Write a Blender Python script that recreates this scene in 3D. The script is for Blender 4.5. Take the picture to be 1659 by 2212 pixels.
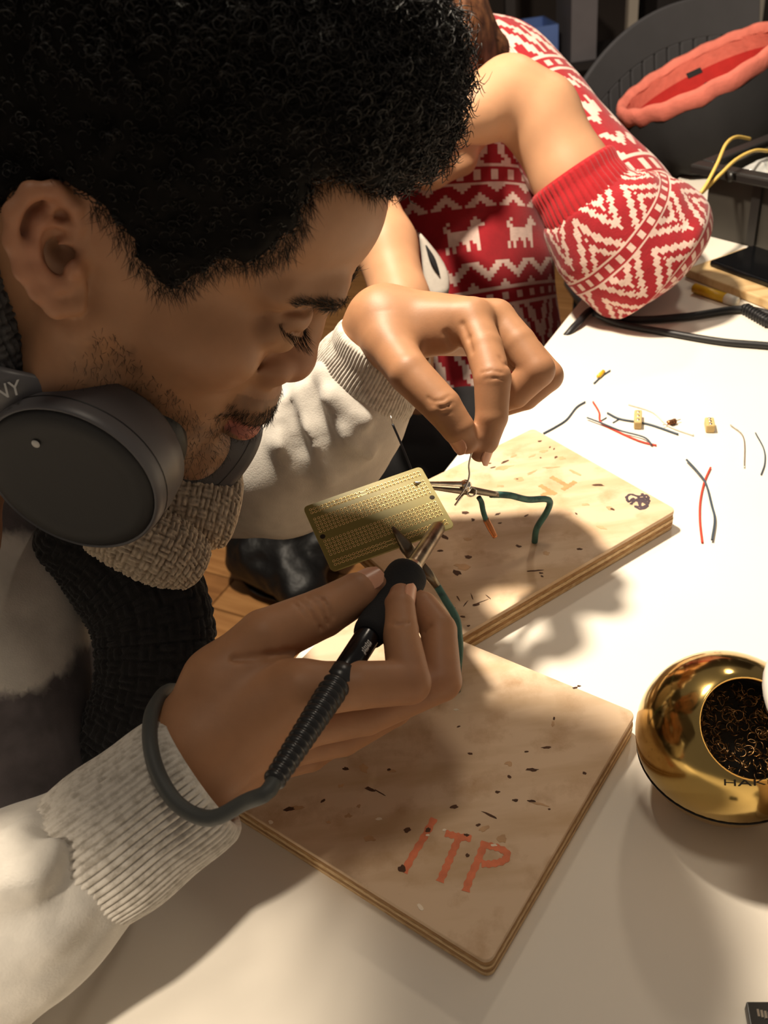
import bpy, bmesh, math, random
import numpy as np
from mathutils import Vector, Matrix

random.seed(7); rng = np.random.default_rng(7)
for o in list(bpy.data.objects): bpy.data.objects.remove(o, do_unlink=True)
scene = bpy.context.scene
COL = scene.collection

# ------------------------------------------------------------------ camera
IW, IH = 1659.0, 2212.0
FPX, PITCH, ROLL, ZT = 1877.35, 0.6377, -0.1403, 0.75        # focal length in pixels, tilt, roll, table height
_cp, _sp = math.cos(PITCH), math.sin(PITCH)
FW = np.array([0, _cp, -_sp]); _R0 = np.array([1., 0, 0]); _U0 = np.cross(_R0, FW)
RT = math.cos(ROLL)*_R0 + math.sin(ROLL)*_U0
UP = -math.sin(ROLL)*_R0 + math.cos(ROLL)*_U0
CAM = np.array([0, 0, ZT + 0.45])
cd = bpy.data.cameras.new('camera'); cam = bpy.data.objects.new('camera', cd); COL.objects.link(cam)
cd.sensor_fit = 'VERTICAL'; cd.sensor_height = 24.0; cd.sensor_width = 18.0
cd.lens = FPX*24.0/IH; cd.clip_start = 0.01; cd.clip_end = 50
cam.matrix_world = Matrix(((RT[0], UP[0], -FW[0], CAM[0]), (RT[1], UP[1], -FW[1], CAM[1]), (RT[2], UP[2], -FW[2], CAM[2]), (0, 0, 0, 1)))
cd.dof.use_dof = True; cd.dof.focus_distance = 0.52; cd.dof.aperture_fstop = 9.0
scene.camera = cam

def ray(x, y): return FW + RT*(x - IW/2)/FPX - UP*(y - IH/2)/FPX
def px(x, y, d): return CAM + ray(x, y)*d                     # photo point at depth d (metres) -> place in the room
def onz(x, y, z=ZT):
    r = ray(x, y); return CAM + r*((z - CAM[2])/r[2])

# ------------------------------------------------------------------ world, lamps, exposure
w = bpy.data.worlds.new('room_ambient'); scene.world = w; w.use_nodes = True
w.node_tree.nodes['Background'].inputs[0].default_value = (1.0, 0.85, 0.72, 1)
w.node_tree.nodes['Background'].inputs[1].default_value = 0.15
def lamp(name, kind, loc, energy, color, size, target=None, spot=None):
    l = bpy.data.lights.new(name, kind); l.energy = energy; l.color = color
    o = bpy.data.objects.new(name, l); COL.objects.link(o); o.location = loc
    if kind == 'AREA': l.size = size
    else: l.shadow_soft_size = size
    if target is not None: o.rotation_euler = (Vector(target) - Vector(loc)).to_track_quat('-Z', 'Y').to_euler()
    if spot: l.spot_size = spot; l.spot_blend = 0.35
    return o
WARM = (1.0, 0.86, 0.68)
lamp('work_lamp', 'POINT', (-0.085, 0.802, 1.79), 100.0, WARM, 0.045)
lamp('ceiling_lamp', 'POINT', (0.75, 1.75, 1.95), 14.0, WARM, 0.06)
lamp('room_lamp', 'POINT', (0.12, 0.36, 2.5), 16.0, WARM, 0.12)
lamp('added_pool_spot', 'SPOT', (-0.62, -0.30, 1.75), 60.0, WARM, 0.03, (-0.215, 0.165, 0.75), math.radians(15))  # added unseen spot that makes the pool of light on the near left table
vs = scene.view_settings
vs.view_transform = 'Standard'; vs.look = 'None'; vs.gamma = 1.0; vs.exposure = 0.0
try: vs.use_curve_mapping = False
except Exception: pass

# ------------------------------------------------------------------ materials
def lin(r, g, b):
    f = lambda c: (c/255/12.92) if c/255 <= 0.04045 else ((c/255 + 0.055)/1.055)**2.4
    return (f(r), f(g), f(b))
MATS = {}
def mat(name, col, rough=0.6, metal=0.0, attr=None, noise=None, bump=None, spec=0.5, sss=0.0, sheen=0.0, trans=0.0, var=None, coat=0.0, emit=None, wave=None, alpha=1.0, ior=1.45):
    """noise=(scale, second colour, lo, hi); var=(scale, amount); bump=(scale, strength, distance)"""
    if name in MATS: return MATS[name]
    m = bpy.data.materials.new(name); m.use_nodes = True; MATS[name] = m
    nt = m.node_tree; N = nt.nodes; L = nt.links; b = N['Principled BSDF']
    b.inputs['Roughness'].default_value = rough; b.inputs['Metallic'].default_value = metal
    b.inputs['Specular IOR Level'].default_value = spec; b.inputs['IOR'].default_value = ior
    if alpha < 1: b.inputs['Alpha'].default_value = alpha
    if sss: 
        b.inputs['Subsurface Weight'].default_value = sss; b.inputs['Subsurface Radius'].default_value = (0.006, 0.0025, 0.0012); b.inputs['Subsurface Scale'].default_value = 0.6
    if sheen: b.inputs['Sheen Weight'].default_value = sheen; b.inputs['Sheen Roughness'].default_value = 0.5
    if trans: b.inputs['Transmission Weight'].default_value = trans
    if coat: b.inputs['Coat Weight'].default_value = coat; b.inputs['Coat Roughness'].default_value = 0.15
    if emit: b.inputs['Emission Color'].default_value = (*emit[0], 1); b.inputs['Emission Strength'].default_value = emit[1]
    src = None
    if attr:
        a = N.new('ShaderNodeAttribute'); a.attribute_name = attr; src = a.outputs['Color']
    else:
        c = N.new('ShaderNodeRGB'); c.outputs[0].default_value = (*col, 1); src = c.outputs[0]
    tc = N.new('ShaderNodeTexCoord')
    if noise:
        n = N.new('ShaderNodeTexNoise'); n.inputs['Scale'].default_value = noise[0]; n.inputs['Detail'].default_value = 6; n.inputs['Roughness'].default_value = 0.6
        L.new(tc.outputs['Object'], n.inputs['Vector'])
        r = N.new('ShaderNodeMapRange'); r.inputs[1].default_value = noise[2]; r.inputs[2].default_value = noise[3]; L.new(n.outputs['Fac'], r.inputs[0])
        mx = N.new('ShaderNodeMix'); mx.data_type = 'RGBA'; L.new(r.outputs[0], mx.inputs[0]); L.new(src, mx.inputs[6]); mx.inputs[7].default_value = (*noise[1], 1); src = mx.outputs[2]
    if wave:
        wv = N.new('ShaderNodeTexNoise'); mp = N.new('ShaderNodeMapping'); mp.inputs['Scale'].default_value = wave[0]; L.new(tc.outputs['Object'], mp.inputs['Vector']); L.new(mp.outputs[0], wv.inputs['Vector'])
        wv.inputs['Scale'].default_value = 1.0; wv.inputs['Detail'].default_value = 5
        r = N.new('ShaderNodeMapRange'); r.inputs[1].default_value = wave[2]; r.inputs[2].default_value = wave[3]; L.new(wv.outputs['Fac'], r.inputs[0])
        mx = N.new('ShaderNodeMix'); mx.data_type = 'RGBA'; L.new(r.outputs[0], mx.inputs[0]); L.new(src, mx.inputs[6]); mx.inputs[7].default_value = (*wave[1], 1); src = mx.outputs[2]
    if var:
        n = N.new('ShaderNodeTexNoise'); n.inputs['Scale'].default_value = var[0]; n.inputs['Detail'].default_value = 4; L.new(tc.outputs['Object'], n.inputs['Vector'])
        r = N.new('ShaderNodeMapRange'); r.inputs[1].default_value = 0.3; r.inputs[2].default_value = 0.7; r.inputs[3].default_value = 1 - var[1]; r.inputs[4].default_value = 1 + var[1]; L.new(n.outputs['Fac'], r.inputs[0])
        h = N.new('ShaderNodeHueSaturation'); L.new(r.outputs[0], h.inputs['Value']); L.new(src, h.inputs['Color']); src = h.outputs[0]
    L.new(src, b.inputs['Base Color'])
    if bump:
        n = N.new('ShaderNodeTexNoise'); n.inputs['Scale'].default_value = bump[0]; n.inputs['Detail'].default_value = 5; L.new(tc.outputs['Object'], n.inputs['Vector'])
        bp = N.new('ShaderNodeBump'); bp.inputs['Strength'].default_value = bump[1]; bp.inputs['Distance'].default_value = bump[2]
        L.new(n.outputs['Fac'], bp.inputs['Height']); L.new(bp.outputs[0], b.inputs['Normal'])
    return m

# ------------------------------------------------------------------ mesh helpers
def tagp(o, label=None, cat=None, group=None, kind=None):
    if label: o['label'] = label
    if cat: o['category'] = cat
    if group: o['group'] = group
    if kind: o['kind'] = kind
    return o
def empty(name, loc, label=None, cat=None, group=None):
    o = bpy.data.objects.new(name, None); COL.objects.link(o); o.location = Vector(loc); o.empty_display_size = 0.02
    return tagp(o, label, cat, group)
def world_of(o):
    b = Matrix.Translation(o.location)
    return b if o.parent is None else world_of(o.parent) @ o.matrix_parent_inverse @ b
def setparent(o, p):
    if p is None: return
    o.parent = p; o.matrix_parent_inverse = world_of(p).inverted()
def mesh_obj(name, V, F, m, parent=None, smooth=True, colors=None, fcolors=None):
    me = bpy.data.meshes.new(name)
    V = np.asarray(V, dtype=np.float32).reshape(-1, 3)
    if isinstance(F, np.ndarray):
        n, k = F.shape
        me.vertices.add(len(V)); me.vertices.foreach_set('co', V.ravel())
        me.loops.add(n*k); me.loops.foreach_set('vertex_index', F.astype(np.int32).ravel())
        me.polygons.add(n); me.polygons.foreach_set('loop_start', np.arange(0, n*k, k, dtype=np.int32))
        me.update(calc_edges=True)
    else:
        me.from_pydata(V.tolist(), [], F)
    if smooth: me.polygons.foreach_set('use_smooth', np.ones(len(me.polygons), dtype=bool))
    if colors is not None:
        a = me.attributes.new('Col', 'FLOAT_COLOR', 'POINT'); c = np.ones((len(V), 4), np.float32); c[:, :3] = colors; a.data.foreach_set('color', c.ravel())
    if fcolors is not None:
        a = me.attributes.new('Col', 'FLOAT_COLOR', 'FACE'); c = np.ones((len(me.polygons), 4), np.float32); c[:, :3] = fcolors; a.data.foreach_set('color', c.ravel())
    me.materials.append(m); me.update()
    o = bpy.data.objects.new(name, me); COL.objects.link(o)
    setparent(o, parent)
    return o
def norm(v): v = np.asarray(v, float); return v/(np.linalg.norm(v) + 1e-12)
def spline(pts, n):
    """Catmull-Rom through pts (any dimension), n samples"""
    P = np.asarray(pts, float)
    if len(P) == 2: return P[0] + (P[1] - P[0])*np.linspace(0, 1, n)[:, None]
    Q = np.vstack([2*P[0] - P[1], P, 2*P[-1] - P[-2]])
    seg = np.linalg.norm(np.diff(P[:, :3], axis=0), axis=1); cum = np.concatenate([[0], np.cumsum(seg)]); s = np.linspace(0, cum[-1], n)
    i = np.clip(np.searchsorted(cum, s, side='right') - 1, 0, len(P) - 2); t = ((s - cum[i])/(seg[i] + 1e-12))[:, None]
    a, b, c, d = Q[i], Q[i+1], Q[i+2], Q[i+3]
    return 0.5*((2*b) + (-a + c)*t + (2*a - 5*b + 4*c - d)*t*t + (-a + 3*b - 3*c + d)*t**3)
def frames(P, up=(0, 0, 1)):
    T = np.gradient(P, axis=0); T /= np.linalg.norm(T, axis=1)[:, None] + 1e-12
    X = np.zeros_like(T); u = np.array(up, float)
    x = u - T[0]*(u@T[0]); 
    if np.linalg.norm(x) < 1e-3: x = np.array([1., 0, 0]) - T[0]*T[0][0]
    X[0] = norm(x)
    for i in range(1, len(T)):
        x = X[i-1] - T[i]*(X[i-1]@T[i]); X[i] = norm(x)
    return T, X, np.cross(T, X)
class MB:
    def __init__(s): s.V = []; s.F = []; s.n = 0
    def add(s, V, F):
        V = np.asarray(V, float).reshape(-1, 3); s.V.append(V); s.F += [[i + s.n for i in f] for f in F]; s.n += len(V); return s
    def tube(s, pts, r, seg=10, n=None, cap=True, flat=1.0, up=(0, 0, 1), closed=False):
        P = np.asarray(pts, float)
        if n: 
            rr = np.full(len(P), r) if np.isscalar(r) else np.asarray(r, float)
            S = spline(np.hstack([P, rr[:, None]]), n); P = S[:, :3]; r = S[:, 3]
        m = len(P); r = np.full(m, r) if np.isscalar(r) else np.asarray(r, float)
        T, X, Y = frames(P, up); a = np.linspace(0, 2*math.pi, seg, endpoint=False)
        V = (P[:, None] + r[:, None, None]*(np.cos(a)[None, :, None]*X[:, None]*flat + np.sin(a)[None, :, None]*Y[:, None])).reshape(-1, 3)
        F = [[i*seg + j, i*seg + (j+1) % seg, (i+1)*seg + (j+1) % seg, (i+1)*seg + j] for i in range(m-1) for j in range(seg)]
        if cap: F += [list(range(seg))[::-1], [(m-1)*seg + j for j in range(seg)]]
        return s.add(V, F)
    def loft(s, rings, cap=True, closed=True):
        R = np.asarray(rings, float); m, k, _ = R.shape
        F = [[i*k + j, i*k + (j+1) % k, (i+1)*k + (j+1) % k, (i+1)*k + j] for i in range(m-1) for j in range(k if closed else k-1)]
        if cap and closed: F += [list(range(k))[::-1], [(m-1)*k + j for j in range(k)]]
        return s.add(R.reshape(-1, 3), F)
    def box(s, c, x, y, z):
        c, x, y, z = map(lambda q: np.asarray(q, float), (c, x, y, z))
        V = [c + a*x + b*y + d*z for a in (-1, 1) for b in (-1, 1) for d in (-1, 1)]
        return s.add(V, [[0, 1, 3, 2], [4, 6, 7, 5], [0, 4, 5, 1], [2, 3, 7, 6], [0, 2, 6, 4], [1, 5, 7, 3]])
    def prism(s, poly, z0, z1):
        n = len(poly); V = [(x, y, z0) for x, y in poly] + [(x, y, z1) for x, y in poly]
        return s.add(V, [list(range(n))[::-1], [n + i for i in range(n)]] + [[i, (i+1) % n, n + (i+1) % n, n + i] for i in range(n)])
    def lathe(s, prof, o, ax, seg=32, cap=False, ref=(0.3, 0.5, 0.8)):
        ax = norm(ax); x = norm(np.cross(ax, ref)); y = np.cross(ax, x); a = np.linspace(0, 2*math.pi, seg, endpoint=False)
        rings = [np.asarray(o) + ax*h + r*(np.cos(a)[:, None]*x + np.sin(a)[:, None]*y) for r, h in prof]
        return s.loft(rings, cap)
    def build(s, name, m, parent=None, smooth=True):
        return mesh_obj(name, np.vstack(s.V), s.F, m, parent, smooth)
def bevel(o, wdt=0.001, seg=2, ang=30):
    b = o.modifiers.new('soft_edges', 'BEVEL'); b.width = wdt; b.segments = seg; b.limit_method = 'ANGLE'; b.angle_limit = math.radians(ang); return o
def rrect(w, h, r, n=5):
    P = []
    for cx, cy, a0 in ((w - r, h - r, 0), (r, h - r, 90), (r, r, 180), (w - r, r, 270)):
        for i in range(n + 1):
            a = math.radians(a0 + 90*i/n); P.append((cx + r*math.cos(a), cy + r*math.sin(a)))
    return P
def ribbon_stroke(mb, pts, wd, z, fr, thick=0.0002):
    """flat marker stroke: pts (u,v) in a surface frame fr=(origin, ex, ey, ez)"""
    o, ex, ey, ez = fr; P = spline(np.array(pts, float), max(8, 6*len(pts)))
    T = np.gradient(P, axis=0); T /= np.linalg.norm(T, axis=1)[:, None] + 1e-9; Nn = np.stack([-T[:, 1], T[:, 0]], 1)
    wv = wd*0.5*(1 + 0.18*np.sin(np.arange(len(P))*1.7))
    Lf = P + Nn*wv[:, None]; Rg = P - Nn*wv[:, None]
    def w3(q, h): return o + q[:, :1]*ex + q[:, 1:2]*ey + ez*h
    mb.loft(np.stack([w3(Lf, z), w3(Lf, z + thick), w3(Rg, z + thick), w3(Rg, z)], 1), True)
def blob(mb, c, fr, rx, ry, ang, z, jag=0.3, n=12):
    o, ex, ey, ez = fr; V = []
    ca, sa = math.cos(ang), math.sin(ang)
    for h in (z, z + 0.00015):
        rs = random.getstate(); random.seed(int(abs(c[0])*1e6) + int(abs(c[1])*1e5))
        for i in range(n):
            a = 2*math.pi*i/n; k = 1 + random.uniform(-jag, jag); u, v = rx*k*math.cos(a), ry*k*math.sin(a)
            V.append(o + ex*(c[0] + ca*u - sa*v) + ey*(c[1] + sa*u + ca*v) + ez*h)
        random.setstate(rs)
    mb.add(V, [[n + i for i in range(n)]] + [[i, (i+1) % n, n + (i+1) % n, n + i] for i in range(n)])
def text_mesh(txt, size, extrude=0.0):
    c = bpy.data.curves.new('lettering', 'FONT'); c.body = txt; c.size = size; c.align_x = 'CENTER'; c.align_y = 'CENTER'; c.extrude = extrude; c.resolution_u = 3
    o = bpy.data.objects.new('lettering_tmp', c); COL.objects.link(o); bpy.context.view_layer.update()
    me = o.evaluated_get(bpy.context.evaluated_depsgraph_get()).to_mesh()
    V = np.array([v.co[:] for v in me.vertices]).reshape(-1, 3); F = [list(p.vertices) for p in me.polygons]
    o.evaluated_get(bpy.context.evaluated_depsgraph_get()).to_mesh_clear(); bpy.data.objects.remove(o, do_unlink=True); bpy.data.curves.remove(c)
    return V, F

# ------------------------------------------------------------------ implicit surfaces for bodies and cloth
def vnoise(P, s, seed=0):
    q = P/s; i = np.floor(q).astype(np.int64); f = q - i; f = f*f*(3 - 2*f)
    def h(a, b, c):
        n = (a*374761393 + b*668265263 + c*2147483647 + seed*974711) & 0xffffffff
        n = ((n ^ (n >> 13))*1274126177) & 0xffffffff; return ((n ^ (n >> 16)) & 0xffff)/32767.5 - 1
    r = 0
    for dx in (0, 1):
        for dy in (0, 1):
            for dz in (0, 1):
                wgt = (f[..., 0] if dx else 1 - f[..., 0])*(f[..., 1] if dy else 1 - f[..., 1])*(f[..., 2] if dz else 1 - f[..., 2])
                r = r + wgt*h(i[..., 0] + dx, i[..., 1] + dy, i[..., 2] + dz)
    return r
class SDF:
    """distance field on a regular grid, units mm"""
    def __init__(s, lo, hi, h):
        s.lo = np.array(lo, float); s.h = h; s.n = np.ceil((np.array(hi) - s.lo)/h).astype(int) + 1
        s.D = np.full(s.n, 60.0, np.float32)
    def block(s, lo, hi):
        a = np.clip(np.floor((np.array(lo) - s.lo)/s.h).astype(int), 0, s.n); b = np.clip(np.ceil((np.array(hi) - s.lo)/s.h).astype(int) + 1, 0, s.n)
        if (b <= a).any(): return None, None
        g = np.meshgrid(*[(s.lo[k] + s.h*np.arange(a[k], b[k])).astype(np.float32) for k in range(3)], indexing='ij')
        return tuple(slice(a[k], b[k]) for k in range(3)), np.stack(g, -1)
    def comb(s, sl, d, k, sub=False):
        A = s.D[sl]
        if sub:
            d = -d; hh = np.maximum(k - np.abs(A - d), 0)/k if k > 0 else 0; s.D[sl] = np.maximum(A, d) + hh*hh*k*0.25
        else:
            hh = np.maximum(k - np.abs(A - d), 0)/k if k > 0 else 0; s.D[sl] = np.minimum(A, d) - hh*hh*k*0.25
    def cap(s, a, b, ra, rb, k=3, sub=False):
        a = np.asarray(a, float); b = np.asarray(b, float); m = max(ra, rb) + k + 3*s.h
        sl, P = s.block(np.minimum(a, b) - m, np.maximum(a, b) + m)
        if sl is None: return s
        ab = (b - a).astype(np.float32); q = P - a.astype(np.float32); t = np.clip((q@ab)/(ab@ab + 1e-9), 0, 1)
        d = np.linalg.norm(q - t[..., None]*ab, axis=-1) - (ra + (rb - ra)*t); s.comb(sl, d, k, sub); return s
    def ell(s, c, r, M=None, k=3, sub=False):
        c = np.asarray(c, float); r = np.asarray(r, float); m = max(r) + k + 3*s.h
        sl, P = s.block(c - m, c + m)
        if sl is None: return s
        q = P - c.astype(np.float32)
        if M is not None: q = q@np.asarray(M, np.float32)
        r = r.astype(np.float32); k0 = np.linalg.norm(q/r, axis=-1); k1 = np.linalg.norm(q/(r*r), axis=-1) + 1e-9
        s.comb(sl, k0*(k0 - 1)/k1, k, sub); return s
    def chain(s, pts, rad, k=3, sub=False):
        for i in range(len(pts) - 1): s.cap(pts[i], pts[i+1], rad[i], rad[i+1], k, sub)
        return s
    def merge(s, o, k): s.comb((slice(None),)*3, o.D, k); return s
    def coords(s): return s.block(s.lo, s.lo + s.h*(s.n - 1))[1]
    def mesh(s):
        D = s.D; nx, ny, nz = D.shape
        c = [D[dx:nx-1+dx, dy:ny-1+dy, dz:nz-1+dz] for dx in (0, 1) for dy in (0, 1) for dz in (0, 1)]
        neg = sum((q < 0).astype(np.int8) for q in c); act = (neg > 0) & (neg < 8)
        idx = np.full(act.shape, -1, np.int64); ijk = np.argwhere(act); idx[act] = np.arange(len(ijk))
        vals = np.stack([q[act] for q in c], 1); off = np.array([(dx, dy, dz) for dx in (0, 1) for dy in (0, 1) for dz in (0, 1)], float)
        acc = np.zeros((len(ijk), 3)); cnt = np.zeros(len(ijk))
        for a in range(8):
            for b in range(a+1, 8):
                if np.abs(off[a] - off[b]).sum() != 1: continue
                va, vb = vals[:, a], vals[:, b]; cr = (va < 0) != (vb < 0); t = np.where(cr, va/(va - vb + 1e-12), 0)
                acc += np.where(cr[:, None], off[a] + t[:, None]*(off[b] - off[a]), 0); cnt += cr
        V = s.lo + s.h*(ijk + acc/np.maximum(cnt, 1)[:, None]); Fs = []
        for ax in range(3):
            u, v = [(1, 2), (2, 0), (0, 1)][ax]
            sl0 = [slice(0, None)]*3; A = np.moveaxis(D, (ax, u, v), (0, 1, 2)); I = np.moveaxis(idx, (ax, u, v), (0, 1, 2))
            a0 = A[:-1, 1:-1, 1:-1] < 0; a1 = A[1:, 1:-1, 1:-1] < 0
            q = np.stack([I[:, :-1, :-1], I[:, 1:, :-1], I[:, 1:, 1:], I[:, :-1, 1:]], -1)
            f = q[a0 & ~a1]; g = q[~a0 & a1][:, ::-1]; Fs += [f, g]
        F = np.vstack(Fs); F = F[(F >= 0).all(1)]
        return V, F
def smooth_mesh(V, F, it=1, lam=0.5):
    e = np.vstack([F[:, [0, 1]], F[:, [1, 2]], F[:, [2, 3]], F[:, [3, 0]]]); 
    for _ in range(it):
        S = np.zeros_like(V); n = np.zeros(len(V))
        np.add.at(S, e[:, 0], V[e[:, 1]]); np.add.at(n, e[:, 0], 1); np.add.at(S, e[:, 1], V[e[:, 0]]); np.add.at(n, e[:, 1], 1)
        V = V + lam*(S/np.maximum(n, 1)[:, None] - V)
    return V
def tubes_mesh(paths, radii, seg=3):
    """many thin strands: paths (N,m,3), radii (m,) -> one vertex and face array"""
    P = np.asarray(paths, float); N, m, _ = P.shape
    T = np.gradient(P, axis=1); T /= np.linalg.norm(T, axis=2)[..., None] + 1e-12
    ref = np.where(np.abs(T[..., 2:3]) < 0.9, np.array([0, 0, 1.]), np.array([1., 0, 0])); X = np.cross(T, ref); X /= np.linalg.norm(X, axis=2)[..., None] + 1e-12; Y = np.cross(T, X)
    a = np.linspace(0, 2*math.pi, seg, endpoint=False); r = np.asarray(radii)[None, :, None, None]
    V = P[:, :, None] + r*(np.cos(a)[None, None, :, None]*X[:, :, None] + np.sin(a)[None, None, :, None]*Y[:, :, None])
    b = (np.arange(N)*m*seg)[:, None, None]; i = np.arange(m-1)[None, :, None]; j = np.arange(seg)[None, None, :]
    F = np.stack([b + i*seg + j, b + i*seg + (j+1) % seg, b + (i+1)*seg + (j+1) % seg, b + (i+1)*seg + j], -1).reshape(-1, 4)
    return V.reshape(-1, 3), F
# ================================================================== the setting
def rgb(r, g, b): return lin(r, g, b)
M_floor = mat('floor_oak', lin(176, 128, 78), 0.45, wave=((4, 60, 4), lin(140, 94, 52), 0.35, 0.75), var=(3, 0.12))
M_floor2 = mat('floor_oak_dark', lin(160, 112, 66), 0.45, wave=((5, 60, 4), lin(124, 82, 46), 0.35, 0.75), var=(3, 0.12))
M_gap = mat('floor_gap', lin(60, 40, 25), 0.9, var=(8, 0.1))
floor = MB().box((0.4, 2.0, -0.03), (3.2, 0, 0), (0, 3.2, 0), (0, 0, 0.018)).build('floor', M_gap, None, False); tagp(floor, kind='structure')
fd = norm(onz(552, 1251, 0) - onz(468, 1229, 0)); fa = math.atan2(fd[1], fd[0]); fx = np.array([math.cos(fa), math.sin(fa), 0]); fy = np.array([-fx[1], fx[0], 0])
plank_me = []
for i, L_ in enumerate((1.0, 0.7, 0.85)):
    o = MB().box((0, 0, 0), (L_/2 - 0.0012, 0, 0), (0, 0.0445, 0), (0, 0, 0.006)).build('plank', (M_floor, M_floor2, M_floor)[i], None, False)
    bevel(o, 0.001, 1); plank_me.append((o, L_))
first = {0: True, 1: True, 2: True}
for j in range(48):
    v = 0.15 + j*0.092 - 0.0; u = -4.6 + (j*0.37 % 0.9)
    while u < 3.6:
        k = (j*2 + int(u*7)) % 3; src, L_ = plank_me[k]; c = fx*(u + L_/2) + fy*v + np.array([0.3, 0.3, -0.006])
        if c[0] > -1.75 and c[0] < 1.9 and c[1] > 0.6 and c[1] < 4.45:
            if first[k]: o = src; first[k] = False
            else: o = src.copy(); COL.objects.link(o)
            o.location = Vector(c); o.rotation_euler = (0, 0, fa); o.parent = floor
        u += L_ + 0.0012
M_wall = mat('back_wall_paint', lin(60, 52, 48), 0.8, var=(2, 0.1))
wb = MB().box((0.6, 4.55, 1.4), (3.0, 0, 0), (0, 0.05, 0), (0, 0, 1.45)).build('wall_back', M_wall, None, False); tagp(wb, kind='structure')

wl = MB().box((-2.35, 2.0, 1.4), (0.05, 0, 0), (0, 2.5, 0), (0, 0, 1.45)).build('wall_left', M_wall, None, False); tagp(wl, kind='structure')

# ------------------------------------------------------------------ table
TE = lambda y: 0.207 + 0.66*(y - 0.881)                         # left edge of the table top
M_table = mat('white_laminate', lin(236, 228, 214), 0.45, var=(6, 0.03), bump=(200, 0.05, 0.0004))
M_tleg = mat('table_leg_steel', lin(60, 60, 62), 0.4, 0.8, var=(10, 0.05))
table = empty('work_table', (0.6, 0.9, 0), 'white topped work table under the wooden boards and tools', 'table')
poly = [(TE(2.35), 2.35), (TE(0.26), 0.26), (-0.235, 0.195), (-0.42, 0.0), (-0.42, -0.5), (1.75, -0.5), (1.75, 2.35)]
o = MB().prism(poly[::-1], ZT - 0.03, ZT).build('table_top', M_table, table, False); bevel(o, 0.0025, 3)
for x, y in ((1.3, 2.15), (0.35, 0.62), (-0.1, -0.35), (1.6, -0.35)):
    MB().box((x, y, (ZT - 0.03)/2 + 0.0005), (0.02, 0, 0), (0, 0.02, 0), (0, 0, (ZT - 0.03)/2 - 0.001)).build('leg', M_tleg, table, False)

# ------------------------------------------------------------------ plywood boards
M_ply = [mat('ply_face', lin(220, 192, 160), 0.55, noise=(38, lin(186, 150, 112), 0.5, 0.72), var=(5, 0.06), wave=((14, 60, 40), lin(200, 168, 130), 0.45, 0.7)),
         mat('ply_light', lin(226, 196, 150), 0.65, wave=((200, 200, 900), lin(190, 150, 100), 0.4, 0.7)),
         mat('ply_dark', lin(178, 138, 90), 0.7, wave=((200, 200, 900), lin(140, 100, 60), 0.4, 0.7))]
M_burn = mat('solder_burn', lin(80, 50, 28), 0.7, var=(60, 0.3))
M_rosin = mat('rosin_stain', lin(200, 160, 118), 0.5, var=(60, 0.2))
M_orange = mat('orange_marker', lin(232, 140, 92), 0.6, var=(150, 0.12))
M_ink = mat('purple_black_ink', lin(70, 54, 62), 0.6, var=(90, 0.3))
M_chip = mat('bare_chip', lin(236, 220, 196), 0.6, var=(90, 0.1))
def plyboard(o, ex, ey, w_, h_, label):
    root = empty('plywood_board', (*((o + ex*w_/2 + ey*h_/2)[:2]), ZT), label, 'board')
    zs = [0.0, 0.0042, 0.0075, 0.0108, 0.0146, 0.018]; ms = [1, 2, 1, 2, 0]; ins = [0.0004, 0.0001, 0.0, 0.0003, 0.0001]
    for i in range(5):
        P = [(o + ex*x + ey*y)[:2] for x, y in rrect(w_ - 2*ins[i], h_ - 2*ins[i], 0.005)]
        P = [p + (ex*ins[i] + ey*ins[i])[:2] for p in P]
        b = MB().prism([tuple(p) for p in P], ZT + zs[i] + 0.00002, ZT + zs[i+1]).build('ply_layer', M_ply[ms[i]], root, False); bevel(b, 0.0005, 2, 50)
    return root, (np.array([o[0], o[1], ZT + 0.018]), ex, ey, np.array([0, 0, 1.]))
def unp(fr, x, y):
    p = onz(x, y, ZT + 0.018) - fr[0]; return np.array([p@fr[1], p@fr[2]])
th = 0.5039; ex = np.array([math.cos(th), math.sin(th), 0]); ey = np.array([-math.sin(th), math.cos(th), 0]); B1 = np.array([0.2287, 0.5318, 0])
b1, fr1 = plyboard(B1 - ex*0.2174, ex, ey, 0.2174, 0.1687, 'far plywood board with burn marks, carrying the green-wired clip')
th = -0.7044; ex2 = np.array([math.cos(th), math.sin(th), 0]); ey2 = np.array([-math.sin(th), math.cos(th), 0]); C2 = np.array([0.0197, 0.2057, 0])
b2, fr2 = plyboard(C2 - ex2*0.213, ex2, ey2, 0.213, 0.1795, 'near plywood board marked with orange letters, under the iron hand')
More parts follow.
